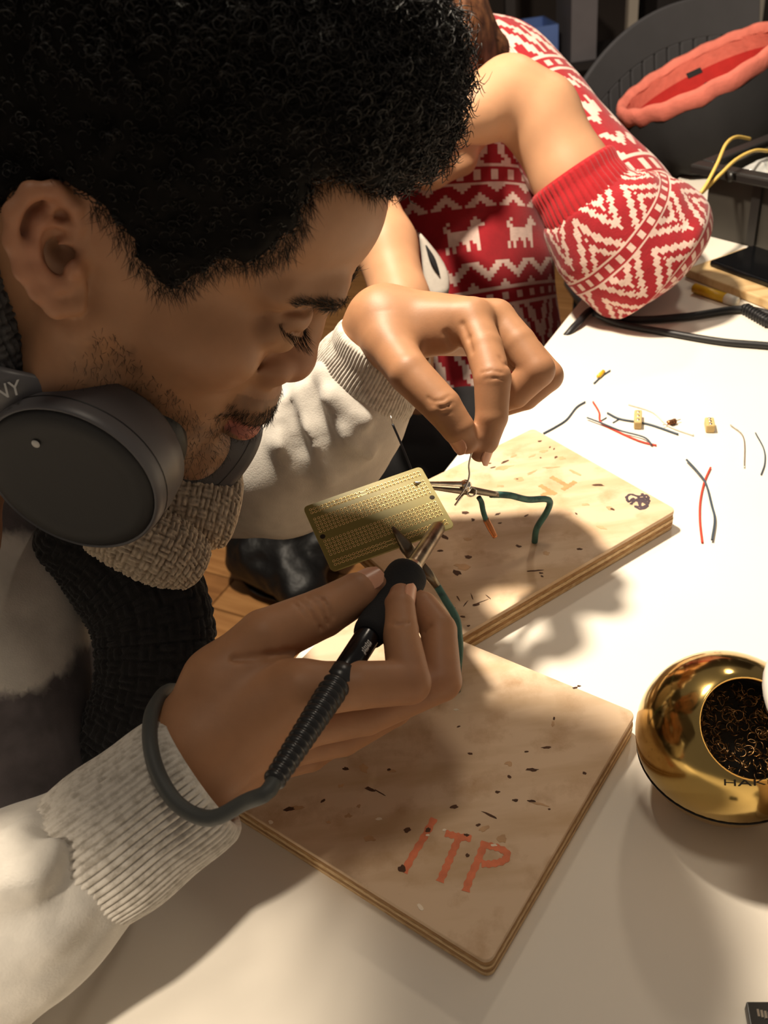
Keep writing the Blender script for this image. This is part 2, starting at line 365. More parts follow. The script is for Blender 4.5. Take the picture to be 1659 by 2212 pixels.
# burn marks and marker writing, (x, y, half length, half width, angle) from the photo
def marks(root, fr, name, lst, m, ppm, z=0.00003, jag=0.3):
    mb = MB()
    for x, y, a, b, an in lst:
        c = unp(fr, x, y); e = unp(fr, x + math.cos(math.radians(an))*10, y + math.sin(math.radians(an))*10) - c
        blob(mb, c, fr, a/ppm, b/ppm, math.atan2(e[1], e[0]), z, jag)
    o = mb.build(name, m, root, False); o['kind'] = 'stuff'; return o
marks(b1, fr1, 'burn_mark', [(1166, 953, 5, 3, -10), (1090, 998, 10, 3.5, -25), (1058, 1001, 4, 2.5, 0), (1065, 1010, 7, 2, -15), (1188, 966, 4, 1.6, -60), (1197, 970, 4, 1.5, -55), (1201, 988, 5, 3, -40), (1292, 1048, 12, 4, 0),
    (1117, 1035, 3, 2, 0), (1168, 989, 2.5, 2, 30), (1005, 1108, 7, 6, 20), (1022, 1123, 4, 5, 0), (1075, 1111, 6, 3, -20), (1012, 1204, 7, 5, 20), (987, 1237, 10, 7, 20), (1137, 1114, 6, 2, -25), (1155, 1233, 14, 2, -5), (1168, 1238, 4, 2, 10), (1171, 1245, 3, 2, 40),
    (1000, 1332, 4, 2, 10), (1028, 1306, 6, 3, -10), (1040, 1300, 14, 1, -20), (1252, 1186, 5, 3, 0), (990, 1293, 8, 1.2, 60), (1005, 1305, 9, 1.0, -50), (1020, 1290, 9, 1.0, 70), (975, 1310, 8, 1.0, 20), (1055, 1290, 7, 1, 40), (1012, 1352, 3, 2, 0), (1120, 1180, 6, 3, 20), (960, 1160, 12, 4, 40), (950, 1190, 6, 3, 0), (1080, 1130, 4, 2, 0), (1245, 1110, 4, 2, 40), (1322, 1100, 5, 3, 30)], M_burn, 2500)
marks(b1, fr1, 'rosin_stain', [(1085, 1010, 22, 9, -10), (1150, 1020, 14, 4, -25), (1122, 1035, 9, 6, 0), (1190, 1010, 16, 3, -5), (1110, 985, 9, 3, -20), (1150, 985, 10, 2.5, -25), (1175, 975, 9, 4, -10), (1215, 990, 7, 6, 30), (1240, 1020, 15, 4, 25), (1265, 1090, 7, 5, 0), (1318, 1098, 8, 5, 20), (1000, 1225, 14, 8, 10), (1180, 1195, 7, 5, 0), (1080, 1050, 8, 4, 0), (1300, 1140, 9, 4, 20), (960, 1120, 16, 8, 30), (1010, 1165, 9, 5, 0)], M_rosin, 2500, 0.00001, 0.4)
def strokes(root, fr, name, sts, wd, m, z=0.00006):
    mb = MB()
    for k, s in enumerate(sts): ribbon_stroke(mb, [unp(fr, *q) for q in s], wd, z + k*0.000012, fr, 0.00006)
    return mb.build(name, m, root, False)
strokes(b1, fr1, 'orange_lettering', [[(1166, 1048), (1190, 1062), (1201, 1068)], [(1170, 1071), (1182, 1066), (1200, 1066)], [(1190, 1030), (1207, 1039), (1226, 1050)], [(1215, 1058), (1230, 1049), (1243, 1040)]], 0.0042, M_orange)
strokes(b1, fr1, 'ink_scribble', [[(1352, 1075), (1362, 1068), (1378, 1072), (1396, 1070), (1400, 1078), (1385, 1084), (1362, 1078)], [(1362, 1090), (1374, 1080), (1392, 1076), (1402, 1082), (1392, 1094), (1370, 1094)], [(1372, 1094), (1384, 1100), (1398, 1094), (1394, 1082), (1380, 1078), (1384, 1096)], [(1386, 1066), (1392, 1074), (1382, 1090), (1388, 1100)], [(1353, 1074), (1358, 1084), (1370, 1076)], [(1378, 1074), (1398, 1090)]], 0.0022, M_ink)
M_itp = mat('orange_letters', lin(222, 124, 84), 0.6, var=(150, 0.15))
strokes(b2, fr2, 'orange_lettering', [[(938, 1768), (918, 1805), (892, 1848), (872, 1885)], [(962, 1800), (985, 1806), (1018, 1812)], [(992, 1808), (974, 1850), (962, 1878), (950, 1905)], [(1048, 1818), (1034, 1855), (1014, 1900), (1006, 1926)], [(1044, 1826), (1070, 1830), (1094, 1842), (1090, 1858), (1064, 1866), (1040, 1866)]], 0.0040, M_itp)
marks(b2, fr2, 'burn_mark', [(880, 1793, 8, 5.5, 0), (925, 1793, 6, 5, 0), (981, 1743, 9, 4, -10), (1075, 1711, 5, 3.5, 0), (1113, 1729, 6, 3.5, 0), (1148, 1731, 9, 3, 5), (1060, 1762, 18, 2.5, 25), (1180, 1615, 11, 3, 0), (1138, 1624, 5, 2, 0), (1150, 1663, 13, 4, 5), (1016, 1628, 6, 3, 10), (747, 1661, 7, 4, 10), (698, 1730, 6, 3, -30), (868, 1877, 9, 8, 0), (800, 1705, 12, 4, 20), (820, 1712, 14, 1.2, 30), (1242, 1486, 7, 3, -10), (1251, 1482, 4, 3, 0), (1262, 1670, 4, 4, 0), (1186, 1748, 3, 2, 0), (1033, 1782, 5, 3, -30), (1008, 1804, 5, 3, 10), (1010, 1848, 4, 4, 0), (1100, 1678, 5, 3, 20), (990, 1570, 5, 2, -20), (1197, 1552, 2, 5, 10), (840, 1663, 4, 3, 0), (625, 1748, 12, 5, -10)], M_burn, 3700)
marks(b2, fr2, 'rosin_stain', [(736, 1698, 7, 4, -10), (752, 1762, 7, 5, 0), (775, 1741, 5, 4, 0), (710, 1776, 5, 4, 0), (800, 1812, 12, 7, 10), (640, 1745, 18, 5, -10), (845, 1665, 9, 4, 10), (1160, 1735, 22, 3, 15), (785, 1660, 14, 9, 30), (1195, 1565, 4, 7, 0), (1100, 1650, 9, 5, 10), (1085, 1812, 9, 8, 0), (1045, 1790, 10, 5, -20)], M_rosin, 3700, 0.00001, 0.4)
marks(b2, fr2, 'chipped_spot', [(819, 1769, 7, 3, 0), (924, 1804, 4, 2.5, 0), (960, 1793, 4, 3, 0), (1067, 1826, 6, 3, 0), (985, 1533, 6, 3, 0), (585, 1776, 6, 4, 40), (908, 1960, 8, 4, 50)], M_chip, 3700, 0.00004, 0.2)

# ------------------------------------------------------------------ circuit board
PM = np.array([[0.957566, -0.280187, 0.067548], [0.286483, 0.899652, -0.329476], [0.031545, 0.334846, 0.941745]]); PT = np.array([-0.003969, 0.431779, 0.87712])
M_pcb = mat('pcb_laminate', lin(150, 137, 72), 0.42, var=(30, 0.05), spec=0.4, trans=0.12)
M_pad = mat('gold_pads', lin(252, 220, 150), 0.28, 0.75, var=(300, 0.08)); M_hole = mat('drill_hole', lin(40, 28, 12), 0.8, var=(300, 0.1))
pcb = empty('circuit_board', PT, 'yellow green prototype circuit board with rows of gold solder holes', 'circuit board')
def pl(x, y, z=0.0): return PT + PM@np.array([x - 0.0405, y - 0.0255, z])
prof = rrect(0.081, 0.051, 0.003, 4); n = len(prof)
V = [pl(x, y, -0.0016) for x, y in prof] + [pl(x, y, 0) for x, y in prof]
o = mesh_obj('laminate', V, [list(range(n))[::-1], [n + i for i in range(n)]] + [[i, (i+1) % n, n + (i+1) % n, n + i] for i in range(n)], M_pcb, pcb, False); bevel(o, 0.0002, 1)
mp = MB(); mh = MB(); ys = [0.0039, 0.00645] + [0.0255 - 0.01397 + 0.00254*i for i in range(5)] + [0.0255 + 0.00381 + 0.00254*i for i in range(5)] + [0.04455, 0.0471]
ax = PM[:, 2]
for r_, y in enumerate(ys):
    for i in range(30):
        if r_ in (0, 1, 12, 13) and i in (14,): continue
        c = pl(0.0405 + (i - 14.5)*0.00254, y)
        mp.lathe([(0.00042, 0.00002), (0.00055, 0.00032), (0.00075, 0.0003), (0.00098, 0.00003)], c, ax, 10)
        mh.lathe([(0.00043, 0.00006), (0.00001, 0.00006)], c, ax, 6)
    if r_ in (0, 1, 12, 13):
        mp.box(pl(0.0405, y, 0.00002), PM[:, 0]*0.0368, PM[:, 1]*0.00028, ax*0.00003)
o = mp.build('solder_pad', M_pad, pcb); o['kind'] = 'stuff'
o = mh.build('drill_hole', M_hole, pcb); o['kind'] = 'stuff'
for x in (0.0037, 0.0773): MB().lathe([(0.0, 0.00004), (0.0016, 0.00004), (0.0017, 0.0)], pl(x, 0.0255), ax, 16).build('mounting_hole', M_hole, pcb)

# ------------------------------------------------------------------ helping clips on stiff green wires
M_steel = mat('nickel_steel', lin(196, 186, 170), 0.3, 1.0, var=(120, 0.15), bump=(500, 0.1, 0.0003)); M_green = mat('green_insulation', lin(62, 104, 96), 0.6, noise=(140, lin(44, 76, 74), 0.5, 0.65), bump=(400, 0.3, 0.0004))
M_bolt = mat('bright_bolt', lin(235, 230, 220), 0.15, 1.0, var=(100, 0.05)); M_dsteel = mat('tarnished_steel', lin(120, 108, 92), 0.35, 1.0, var=(120, 0.25)); M_copper = mat('copper_crimp', lin(176, 112, 70), 0.35, 0.9, var=(120, 0.15))
def jaw(mb, a, b, wa, wb, ta, tb, upv):
    """tapered channel-shaped jaw from a (tip) to b"""
    d = norm(np.asarray(b) - a); u = norm(upv - d*(np.asarray(upv)@d)); s = np.cross(d, u)
    rings = []
    for t in np.linspace(0, 1, 8):
        c = np.asarray(a)*(1 - t) + np.asarray(b)*t; w_ = wa + (wb - wa)*t; h_ = ta + (tb - ta)*t
        rings.append([c + s*w_ - u*h_, c + s*w_*0.95 + u*h_*0.4, c + s*w_*0.5 + u*h_, c - s*w_*0.5 + u*h_, c - s*w_*0.95 + u*h_*0.4, c - s*w_ - u*h_])
    mb.loft(rings)
c1 = empty('helping_clip', (*onz(1155, 1172, ZT + 0.018)[:2], ZT + 0.018), 'nickel crocodile clip on bent green wire gripping the upper right of circuit board', 'clip', 'helping clips')
piv = px(1008, 1056, 0.578); tipu = pl(0.0715, 0.0395, 0.0012); tl = px(1072, 1068, 0.598)
mb = MB(); jaw(mb, tipu, piv + UP*0.003, 0.0012, 0.0032, 0.0008, 0.002, UP); mb.build('upper_jaw', M_steel, c1)
mb = MB(); jaw(mb, pl(0.0765, 0.037, -0.003), piv - UP*0.002, 0.0012, 0.0032, 0.0008, 0.002, -UP); mb.build('lower_jaw', M_dsteel, c1)
mb = MB().tube([piv + FW*0.006, piv - FW*0.006], 0.0024, 12); mb.tube([piv + UP*0.002 - RT*0.001 - FW*0.0035, piv + UP*0.002 - RT*0.001 - FW*0.0062], [0.0042, 0.003], 12); mb.build('pivot_bolt', M_bolt, c1)
mb = MB()
for k in range(5): 
    a = np.linspace(0, 2*math.pi, 15); cc = piv + RT*0.003 - UP*0.002 + FW*(0.004 - 0.002*k); mb.tube([cc + (np.cos(t)*RT + np.sin(t)*UP)*0.003 for t in a], 0.0005, 5)
mb.build('spring', M_bolt, c1)
mb = MB(); jaw(mb, piv + RT*0.002 - UP*0.0005, tl, 0.003, 0.0026, 0.0022, 0.0018, UP); mb.build('clip_tail', M_dsteel, c1)
mb = MB(); mb.tube([piv - RT*0.002 - UP*0.003, piv - RT*0.008 - UP*0.011 - FW*0.003], [0.0009, 0.0007], 6); mb.build('release_lever', M_bolt, c1)
MB().tube([tl - RT*0.004, px(1100, 1070, 0.605), px(1140, 1079, 0.62), px(1178, 1078, 0.632), px(1188, 1086, 0.638), px(1180, 1108, 0.645), px(1160, 1140, 0.657), px(1155, 1170, 0.6725), px(1157, 1175, 0.676)], 0.0024, 10, 60).build('green_wire_arm', M_green, c1)
wst = empty('wire_stub', px(1035, 1076, 0.585), 'short green wire with copper crimp hanging below the clip', 'wire')
MB().tube([px(1034, 1074, 0.586), px(1040, 1085, 0.588), px(1044, 1105, 0.59), px(1050, 1124, 0.592)], 0.0019, 8, 24).build('insulation', M_green, wst)
MB().tube([px(1049, 1121, 0.592), px(1060, 1142, 0.594), px(1070, 1160, 0.596)], [0.0022, 0.0022, 0.0018], 8, 12).build('copper_crimp', M_copper, wst)
c2 = empty('helping_clip', (*onz(987, 1490, ZT + 0.018)[:2], ZT + 0.018), 'tarnished crocodile clip on green wire behind the soldering iron tip', 'clip', 'helping clips')
tip2 = px(848, 1138, 0.529); p2_ = px(897, 1210, 0.528); t2 = px(944, 1266, 0.531)
d2 = norm(p2_ - tip2)
mb = MB(); mb.tube([tip2, tip2 + d2*0.006, tip2 + d2*0.014, p2_], [0.0008, 0.0024, 0.0042, 0.0046], 14); mb.build('upper_jaw', M_dsteel, c2)
mb = MB(); jaw(mb, tip2 + d2*0.004 + FW*0.004 - UP*0.001, p2_ + FW*0.004 - UP*0.0015, 0.0012, 0.003, 0.0008, 0.002, -UP); mb.build('lower_jaw', M_copper, c2)
MB().tube([p2_ + RT*0.004 + FW*0.005, p2_ + RT*0.004 - FW*0.005], 0.0022, 10).build('pivot_bolt', M_bolt, c2)
MB().tube([p2_, px(925, 1240, 0.53), t2], [0.0034, 0.0034, 0.0028], 12).build('clip_tail', M_dsteel, c2)
MB().tube([px(936, 1256, 0.53), t2, px(962, 1296, 0.533), px(985, 1335, 0.536), px(991, 1370, 0.540), px(993, 1405, 0.546), px(989, 1450, 0.552), px(987, 1490, 0.5615), px(987, 1497, 0.565)], 0.0024, 10, 60).build('green_wire_arm', M_green, c2)

# thin leads
M_solder = mat('solder_wire_metal', lin(206, 200, 190), 0.3, 1.0, var=(100, 0.1)); M_black = mat('black_insulation', lin(28, 28, 32), 0.45, var=(60, 0.15)); M_red = mat('red_insulation', lin(206, 62, 44), 0.45, var=(60, 0.1)); M_grey = mat('grey_blue_insulation', lin(60, 74, 88), 0.45, var=(60, 0.1))
sw = MB().tube([px(1026, 962, 0.557), px(1017, 985, 0.560), px(1013, 1005, 0.562), px(1014, 1025, 0.564), px(1010, 1042, 0.565), px(1000, 1062, 0.566), px(985, 1080, 0.566)], 0.0006, 8, 40).build('solder_wire', M_solder)
tagp(sw, 'thin bright solder wire held in the far fingertips above the clip', 'solder wire')
ld = empty('jumper_wire', px(887, 1012, 0.575), 'thin black jumper wire with silver pin behind the circuit board', 'wire')
MB().tube([px(848, 916, 0.575), px(868, 962, 0.577), px(890, 1018, 0.577), px(900, 1050, 0.574)], 0.0008, 8, 20).build('insulation', M_black, ld)
MB().tube([px(844, 898, 0.575), px(849, 920, 0.575)], 0.0004, 6).build('pin', M_solder, ld)

# ------------------------------------------------------------------ soldering iron
IA, IB = px(958, 1122, 0.541), px(590, 1690, 0.362); IDIR = norm(IB - IA); ILEN = np.linalg.norm(IB - IA)
def iron_s(x, y):
    best = None
    for t in np.linspace(0, 1, 801):
        p = IA + (IB - IA)*t - CAM; z = p@FW; e = (IW/2 + FPX*(p@RT)/z - x)**2 + (IH/2 - FPX*(p@UP)/z - y)**2
        if best is None or e < best[0]: best = (e, t)
    return best[1]*ILEN
s_grip, s_hnd, s_rel, s_end = iron_s(880, 1238), iron_s(790, 1372), iron_s(735, 1448), ILEN
M_foam = mat('black_foam', lin(20, 20, 22), 0.9, var=(80, 0.15), bump=(900, 0.4, 0.0005)); M_gloss = mat('black_gloss_plastic', lin(14, 14, 16), 0.22, var=(40, 0.1)); M_barrel = mat('heated_barrel_steel', lin(140, 124, 104), 0.32, 1.0, noise=(90, lin(84, 66, 50), 0.5, 0.66)); M_cable = mat('grey_cable_rubber', lin(66, 68, 66), 0.55, var=(30, 0.08)); M_relief = mat('black_relief_rubber', lin(40, 40, 40), 0.3, var=(30, 0.1)); M_print = mat('white_print', lin(190, 186, 180), 0.6, var=(80, 0.2))
iron = empty('soldering_iron', IA, 'black soldering iron with foam grip and steel barrel held over circuit board', 'soldering iron')
MB().lathe([(0.0, 0), (0.0006, 0.0004), (0.0011, 0.003), (0.0034, 0.0085), (0.0046, 0.011), (0.0048, s_grip - 0.004), (0.0048, s_grip)], IA, IDIR, 20).build('tip_barrel', M_barrel, iron)
MB().lathe([(0.0046, s_grip - 0.007), (0.0062, s_grip - 0.0068), (0.0064, s_grip - 0.0012), (0.0085, s_grip - 0.0008), (0.0085, s_grip + 0.001)], IA, IDIR, 20).build('collar_nut', M_steel, iron)
g0, g1 = s_grip, s_hnd
MB().lathe([(0.002, g0), (0.0095, g0 + 0.0003), (0.0116, g0 + 0.0022), (0.0120, g0 + 0.005), (0.0119, g0 + 0.009), (0.0112, g0 + 0.016), (0.0102, g0 + 0.026), (0.0094, g1 - 0.014), (0.0090, g1 - 0.004), (0.0082, g1 - 0.0008), (0.006, g1)], IA, IDIR, 28).build('foam_grip', M_foam, iron)
MB().lathe([(0.006, g1 - 0.004), (0.0064, g1), (0.0066, g1 + 0.004), (0.0064, s_rel - 0.001), (0.0055, s_rel)], IA, IDIR, 24).build('handle', M_gloss, iron)
pr = [(0.005, s_rel - 0.002), (0.0072, s_rel), (0.0075, s_rel + 0.004), (0.0074, s_rel + 0.008)]; nr = 16; z0 = s_rel + 0.009; dz = (s_end - z0)/nr
for i in range(nr):
    r_ = 0.0073 - 0.0024*i/nr
    for q in (0.0, 0.12, 0.26, 0.42, 0.58, 0.74, 0.88): pr.append((r_ - 0.0012 + 0.0012*math.sin(math.pi*q)**0.6, z0 + dz*(i + q)))
pr += [(0.0036, s_end), (0.003, s_end)]
MB().lathe(pr, IA, IDIR, 36).build('strain_relief', M_relief, iron)
cb = [IB - IDIR*0.004, IB + IDIR*0.006, px(530, 1732, 0.362), px(455, 1768, 0.365), px(385, 1738, 0.372), px(340, 1668, 0.382), px(323, 1590, 0.395), px(333, 1528, 0.415), px(370, 1490, 0.45), px(420, 1520, 0.485), px(400, 1640, 0.50), px(250, 1760, 0.505), px(0, 1900, 0.49), px(-260, 2000, 0.48)]
MB().tube(cb, 0.0035, 12, 110).build('cable', M_cable, iron)
mb = MB(); yv = norm(-FW - IDIR*(-FW@IDIR)); xv = np.cross(IDIR, yv)                  # worn white print on the handle
s0 = (g1 + s_rel)/2 - 0.002
for k in range(7):
    for q in range(2):
        a = 0.15 + 0.26*q + 0.05*math.sin(k*2.3); ss = s0 - 0.004 + k*0.0013; w_ = 0.0005
        c = IA + IDIR*ss + 0.00655*(math.cos(a)*yv - math.sin(a)*xv); t_ = -math.sin(a)*yv - math.cos(a)*xv; n_ = norm(math.cos(a)*yv - math.sin(a)*xv)
        mb.box(c, IDIR*(0.00035 + 0.0002*((k*3 + q) % 3)), t_*(0.0007 + 0.0001*((k + q) % 2)), n_*0.0001)
mb.build('worn_print', M_print, iron)

# ------------------------------------------------------------------ brass tip cleaner ball
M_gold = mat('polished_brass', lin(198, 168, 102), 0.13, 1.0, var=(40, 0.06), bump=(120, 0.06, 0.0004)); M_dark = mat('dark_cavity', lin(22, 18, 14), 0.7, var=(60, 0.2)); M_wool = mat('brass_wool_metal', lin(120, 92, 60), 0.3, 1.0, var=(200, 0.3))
BR = 0.0475; bc = onz(1565, 1592, ZT + 0.0435); bc[2] = ZT + 0.0435
ball = empty('tip_cleaner', (bc[0], bc[1], ZT), 'shiny brass ball shaped tip cleaner with wool filled opening', 'tip cleaner')
bn = norm(-0.02*RT + 0.36*UP - 0.93*FW); rim = math.radians(34)
def zclip(V): V = np.asarray(V); V[:, 2] = np.maximum(V[:, 2], ZT + 0.0008); return V
mb = MB(); pr = [(BR*math.sin(a), BR*math.cos(a)) for a in np.linspace(math.pi, rim, 40)]; pr += [(BR*math.sin(rim) - 0.0009, BR*math.cos(rim) + 0.0003), (BR*math.sin(rim) - 0.0016, BR*math.cos(rim) - 0.0008), (BR*math.sin(rim)*0.97, BR*math.cos(rim) - 0.006)]
mb.lathe(pr, bc, bn, 56); mb.V = [zclip(v) for v in mb.V]; mb.build('brass_shell', M_gold, ball)
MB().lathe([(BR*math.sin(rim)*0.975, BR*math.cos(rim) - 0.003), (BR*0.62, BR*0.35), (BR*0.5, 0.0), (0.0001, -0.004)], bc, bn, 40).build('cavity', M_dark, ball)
zs = -0.013; rr_ = math.sqrt(BR**2 - zs**2); a = np.linspace(0, 2*math.pi, 65)
MB().tube([bc + np.array([rr_*math.cos(t)*1.0005, rr_*math.sin(t)*1.0005, zs]) for t in a], 0.0006, 6).build('seam', M_dark, ball)
paths = []
for k in range(240):
    rr = BR*0.50*math.sqrt(rng.random()); an = rng.random()*6.28; xb = norm(np.cross(bn, (0, 0, 1))); yb = np.cross(bn, xb)
    c = bc + (xb*math.cos(an) + yb*math.sin(an))*rr + bn*(BR*0.40 + 0.008*rng.random()); R_ = 0.0014 + 0.0015*rng.random(); q1 = norm(rng.normal(size=3)); q2 = norm(np.cross(q1, rng.normal(size=3)))
    tt = np.linspace(0, 5, 12)[:, None]; paths.append(c + R_*(np.cos(tt)*q1 + np.sin(tt)*q2) + np.cross(q1, q2)*tt*0.0006)
Vw, Fw = tubes_mesh(paths, np.full(12, 0.00028), 3); o = mesh_obj('brass_wool', Vw, Fw, M_wool, ball); o['kind'] = 'stuff'
tv, tf = text_mesh('HAKKO', 0.0085)
up_t = np.array([0, 0, 1.]); d0 = norm(ray(1625, 1690)*1.0); 
def hit_sphere(x, y):
    d = norm(ray(x, y)); oc = CAM - bc; b_ = oc@d; q = b_*b_ - (oc@oc - BR**2); return CAM + d*(-b_ - math.sqrt(max(q, 0)))
hc = norm(hit_sphere(1642, 1690) - bc); hx = norm(np.cross(up_t, hc)); hy = np.cross(hc, hx)
tv2 = np.array([bc + (BR + 0.00015)*norm(hc*BR + hx*v[0]*1.25 + hy*v[1]*0.62) for v in tv]); mesh_obj('lettering', tv2, tf, M_dark, ball, False)

# ------------------------------------------------------------------ paper cup at the right edge
M_lid = mat('white_lid_plastic', lin(238, 236, 230), 0.3, var=(20, 0.03), trans=0.15); M_kraft = mat('kraft_sleeve', lin(206, 178, 150), 0.8, var=(40, 0.06)); M_cupw = mat('white_cup_paper', lin(232, 224, 212), 0.6, var=(20, 0.03))
cup0 = np.array([0.203, 0.229, ZT])
cup = empty('paper_cup', cup0, 'paper cup with white lid at right edge beside brass ball', 'cup')
MB().lathe([(0.0, 0.0005), (0.023, 0.0005), (0.0235, 0.001), (0.0275, 0.05), (0.045, 0.141), (0.0, 0.141)], cup0, (0, 0, 1), 40).build('cup_body', M_cupw, cup)
MB().lathe([(0.0262, 0.02), (0.0268, 0.0201), (0.0292, 0.05), (0.0405, 0.110), (0.0395, 0.1101)], cup0, (0, 0, 1), 40).build('sleeve', M_kraft, cup)
MB().lathe([(0.0462, 0.135), (0.0495, 0.136), (0.0525, 0.142), (0.0515, 0.147), (0.048, 0.152), (0.044, 0.1535), (0.042, 0.150), (0.001, 0.1495)], cup0, (0, 0, 1), 48).build('lid', M_lid, cup)
# ================================================================== person soldering
HM = np.array([[0.7415, 0.1430, 0.6555], [-0.1722, 0.9849, -0.0200], [-0.6485, -0.0980, 0.7549]]); HT = np.array([-0.10537, 0.44911, 1.06855]); HS = 1.0228
def h2w(P): return HT + (np.asarray(P, float)*0.001*HS)@HM.T          # head millimetres (x forward, y left, z up) -> room
def w2h(P): return ((np.asarray(P, float) - HT)@HM)/(0.001*HS)
def mirror(f):
    for s in (-1, 1): f(s)
M_skin = mat('brown_skin', (0.4, 0.22, 0.13), 0.5, attr='Col', var=(90, 0.06), bump=(700, 0.12, 0.0004), sss=0.12, spec=0.35)
SK = np.array([0.335, 0.170, 0.088]); 

H = SDF((-112, -100, -150), (134, 100, 140), 1.5)
H.ell((-6, 0, 38), (98, 75, 92), k=6)
H.ell((46, 0, 60), (57, 62, 50), k=14)                                   # forehead
H.ell((40, 0, -18), (54, 60, 70), k=14)                                  # mid face
H.ell((52, 0, -58), (40, 45, 36), k=14)                                  # muzzle
mirror(lambda s: H.chain([(8, s*58, -30), (14, s*56, -60), (52, s*40, -82), (84, s*10, -92)], [17, 15, 15, 13], k=16))
H.ell((86, 0, -86), (13, 19, 14), k=12)
mirror(lambda s: H.ell((58, s*46, -10), (28, 18, 19), k=14))             # cheekbone
mirror(lambda s: H.chain([(95, s*8, 32), (92, s*26, 36), (77, s*45, 32)], [10, 10, 9], k=10))
mirror(lambda s: H.ell((101, s*31, 17), (15, 15, 11), k=12, sub=True))    # eye sockets
mirror(lambda s: H.ell((83.5, s*31, 20), (13.0, 15, 12), k=3))           # lids over the eyeballs
mirror(lambda s: H.chain([(90, s*16, 27), (95.5, s*27, 29.5), (91.5, s*38, 28), (83, s*45, 24)], [1.4, 1.6, 1.5, 1.2], k=3, sub=True))
mirror(lambda s: H.chain([(91, s*18, 17), (96.5, s*29, 14), (92, s*39, 15), (83, s*46, 18.5)], [1.0, 1.3, 1.2, 0.9], k=2, sub=True))
mirror(lambda s: H.chain([(85, s*19, 9), (88.5, s*30, 6), (83, s*42, 9)], [5, 5.5, 5], k=8))     # lower lid
H.chain([(92, 0, 30), (92, 0, 16), (95.5, 0, 4), (100, 0, -8)], [9, 8.5, 9.5, 11], k=9)
H.ell((99.5, 0, -14), (13.5, 14.5, 12), k=6)
mirror(lambda s: H.ell((91.5, s*15.5, -17), (13, 9.5, 10.5), k=5))
mirror(lambda s: H.chain([(101, s*6, -27), (95, s*8, -28)], [3.2, 3.6], k=3, sub=True))
mirror(lambda s: H.chain([(91, s*24, -8), (84, s*24, -18), (83, s*23, -27)], [1.2, 1.6, 1.0], k=5, sub=True))
H.ell((93, 0, -40), (15, 27, 13), k=10)
H.ell((97.5, 0, -48), (12, 23, 6.5), k=5); H.ell((96.0, 0, -60.5), (12.5, 20, 8), k=4)
H.chain([(104, -24, -55), (109, 0, -53.5), (104, 24, -55)], [1.0, 1.5, 1.0], k=3, sub=True)
mirror(lambda s: H.ell((91, s*26, -54), (5, 3.5, 4), k=5, sub=True))
H.ell((101, 0, -72), (7, 22, 5), k=8, sub=True)
H.cap((110, 0, -32), (111, 0, -44), 1.6, 2.0, k=5, sub=True)
H.cap((-22, 0, -10), (-52, 0, -150), 56, 60, k=22)
mirror(lambda s: H.ell((96, s*42, 48), (22, 20, 16), k=12, sub=True) if False else None)

# ear: frame u forward, v up, w outward
def ear(s):
    a = math.radians(33); sp_ = math.radians(30)
    v = np.array([-math.sin(a), 0, math.cos(a)]); u0 = np.array([math.cos(a), 0, math.sin(a)])
    u = norm(u0*math.cos(sp_) - np.array([0, s, 0])*math.sin(sp_)); w_ = np.cross(v, u)*(-1 if s > 0 else 1)
    if w_@np.array([0, s, 0]) < 0: w_ = -w_
    O = np.array([-11, s*74, 1.5]); es = 0.80; q = lambda x, y, z: O + (u*x + v*y + w_*z)*es
    E_ = np.stack([u, v, w_], 1)
    H.ell(q(-3, 2, 2), tuple(es*t for t in (18, 28, 5)), E_, k=5)
    H.ell(q(-1, -24, 2.5), tuple(es*t for t in (10, 10, 5.5)), E_, k=5)
    H.ell(q(0, 0, 12), tuple(es*t for t in (12, 19, 11)), E_, k=6, sub=True)
    H.ell(q(3, -5, 5), tuple(es*t for t in (8, 10, 9)), E_, k=4, sub=True)
    H.ell(q(2, 17, 10), tuple(es*t for t in (11, 8, 7)), E_, k=4, sub=True)
    H.chain([q(10, 4, 2), q(13, 12, 6), q(12, 22, 9), q(4, 31, 10), q(-8, 31, 10), q(-18, 22, 11), q(-21, 8, 11), q(-19, -8, 10), q(-13, -20, 8), q(-5, -30, 6), q(5, -30, 5), q(9, -22, 3)], [es*t for t in (2.5, 3, 3.6, 4.2, 4.4, 4.2, 3.8, 3.6, 4, 5, 5, 4,)], k=3)
    H.chain([q(3, 24, 6), q(-6, 16, 8), q(-12, 4, 8.5), q(-10, -9, 8), q(-3, -17, 7.5), q(3, -18, 7)], [es*t for t in (2.5, 3, 3.3, 3.2, 3.2, 3.0,)], k=4)
    H.chain([q(7, 12, 5), q(-6, 16, 8)], [es*t for t in (2.2, 2.5,)], k=3)
    H.chain([q(10, -4, 4), q(6, -9, 8), q(9, -14, 5)], [es*t for t in (3.4, 3.8, 3.4,)], k=4)
    H.chain([q(12, 5, 3), q(3, 3, 3)], [es*t for t in (2.5, 2.0,)], k=3)
    H.cap(q(4, -5, 2), q(2, -3, -6), 4.5, 4.0, k=3, sub=True)
    return O, u, v, w_
EO, EU, EV, EW = ear(-1); ear(1)
HV, HF = H.mesh(); HV = smooth_mesh(HV, HF, 2, 0.45)
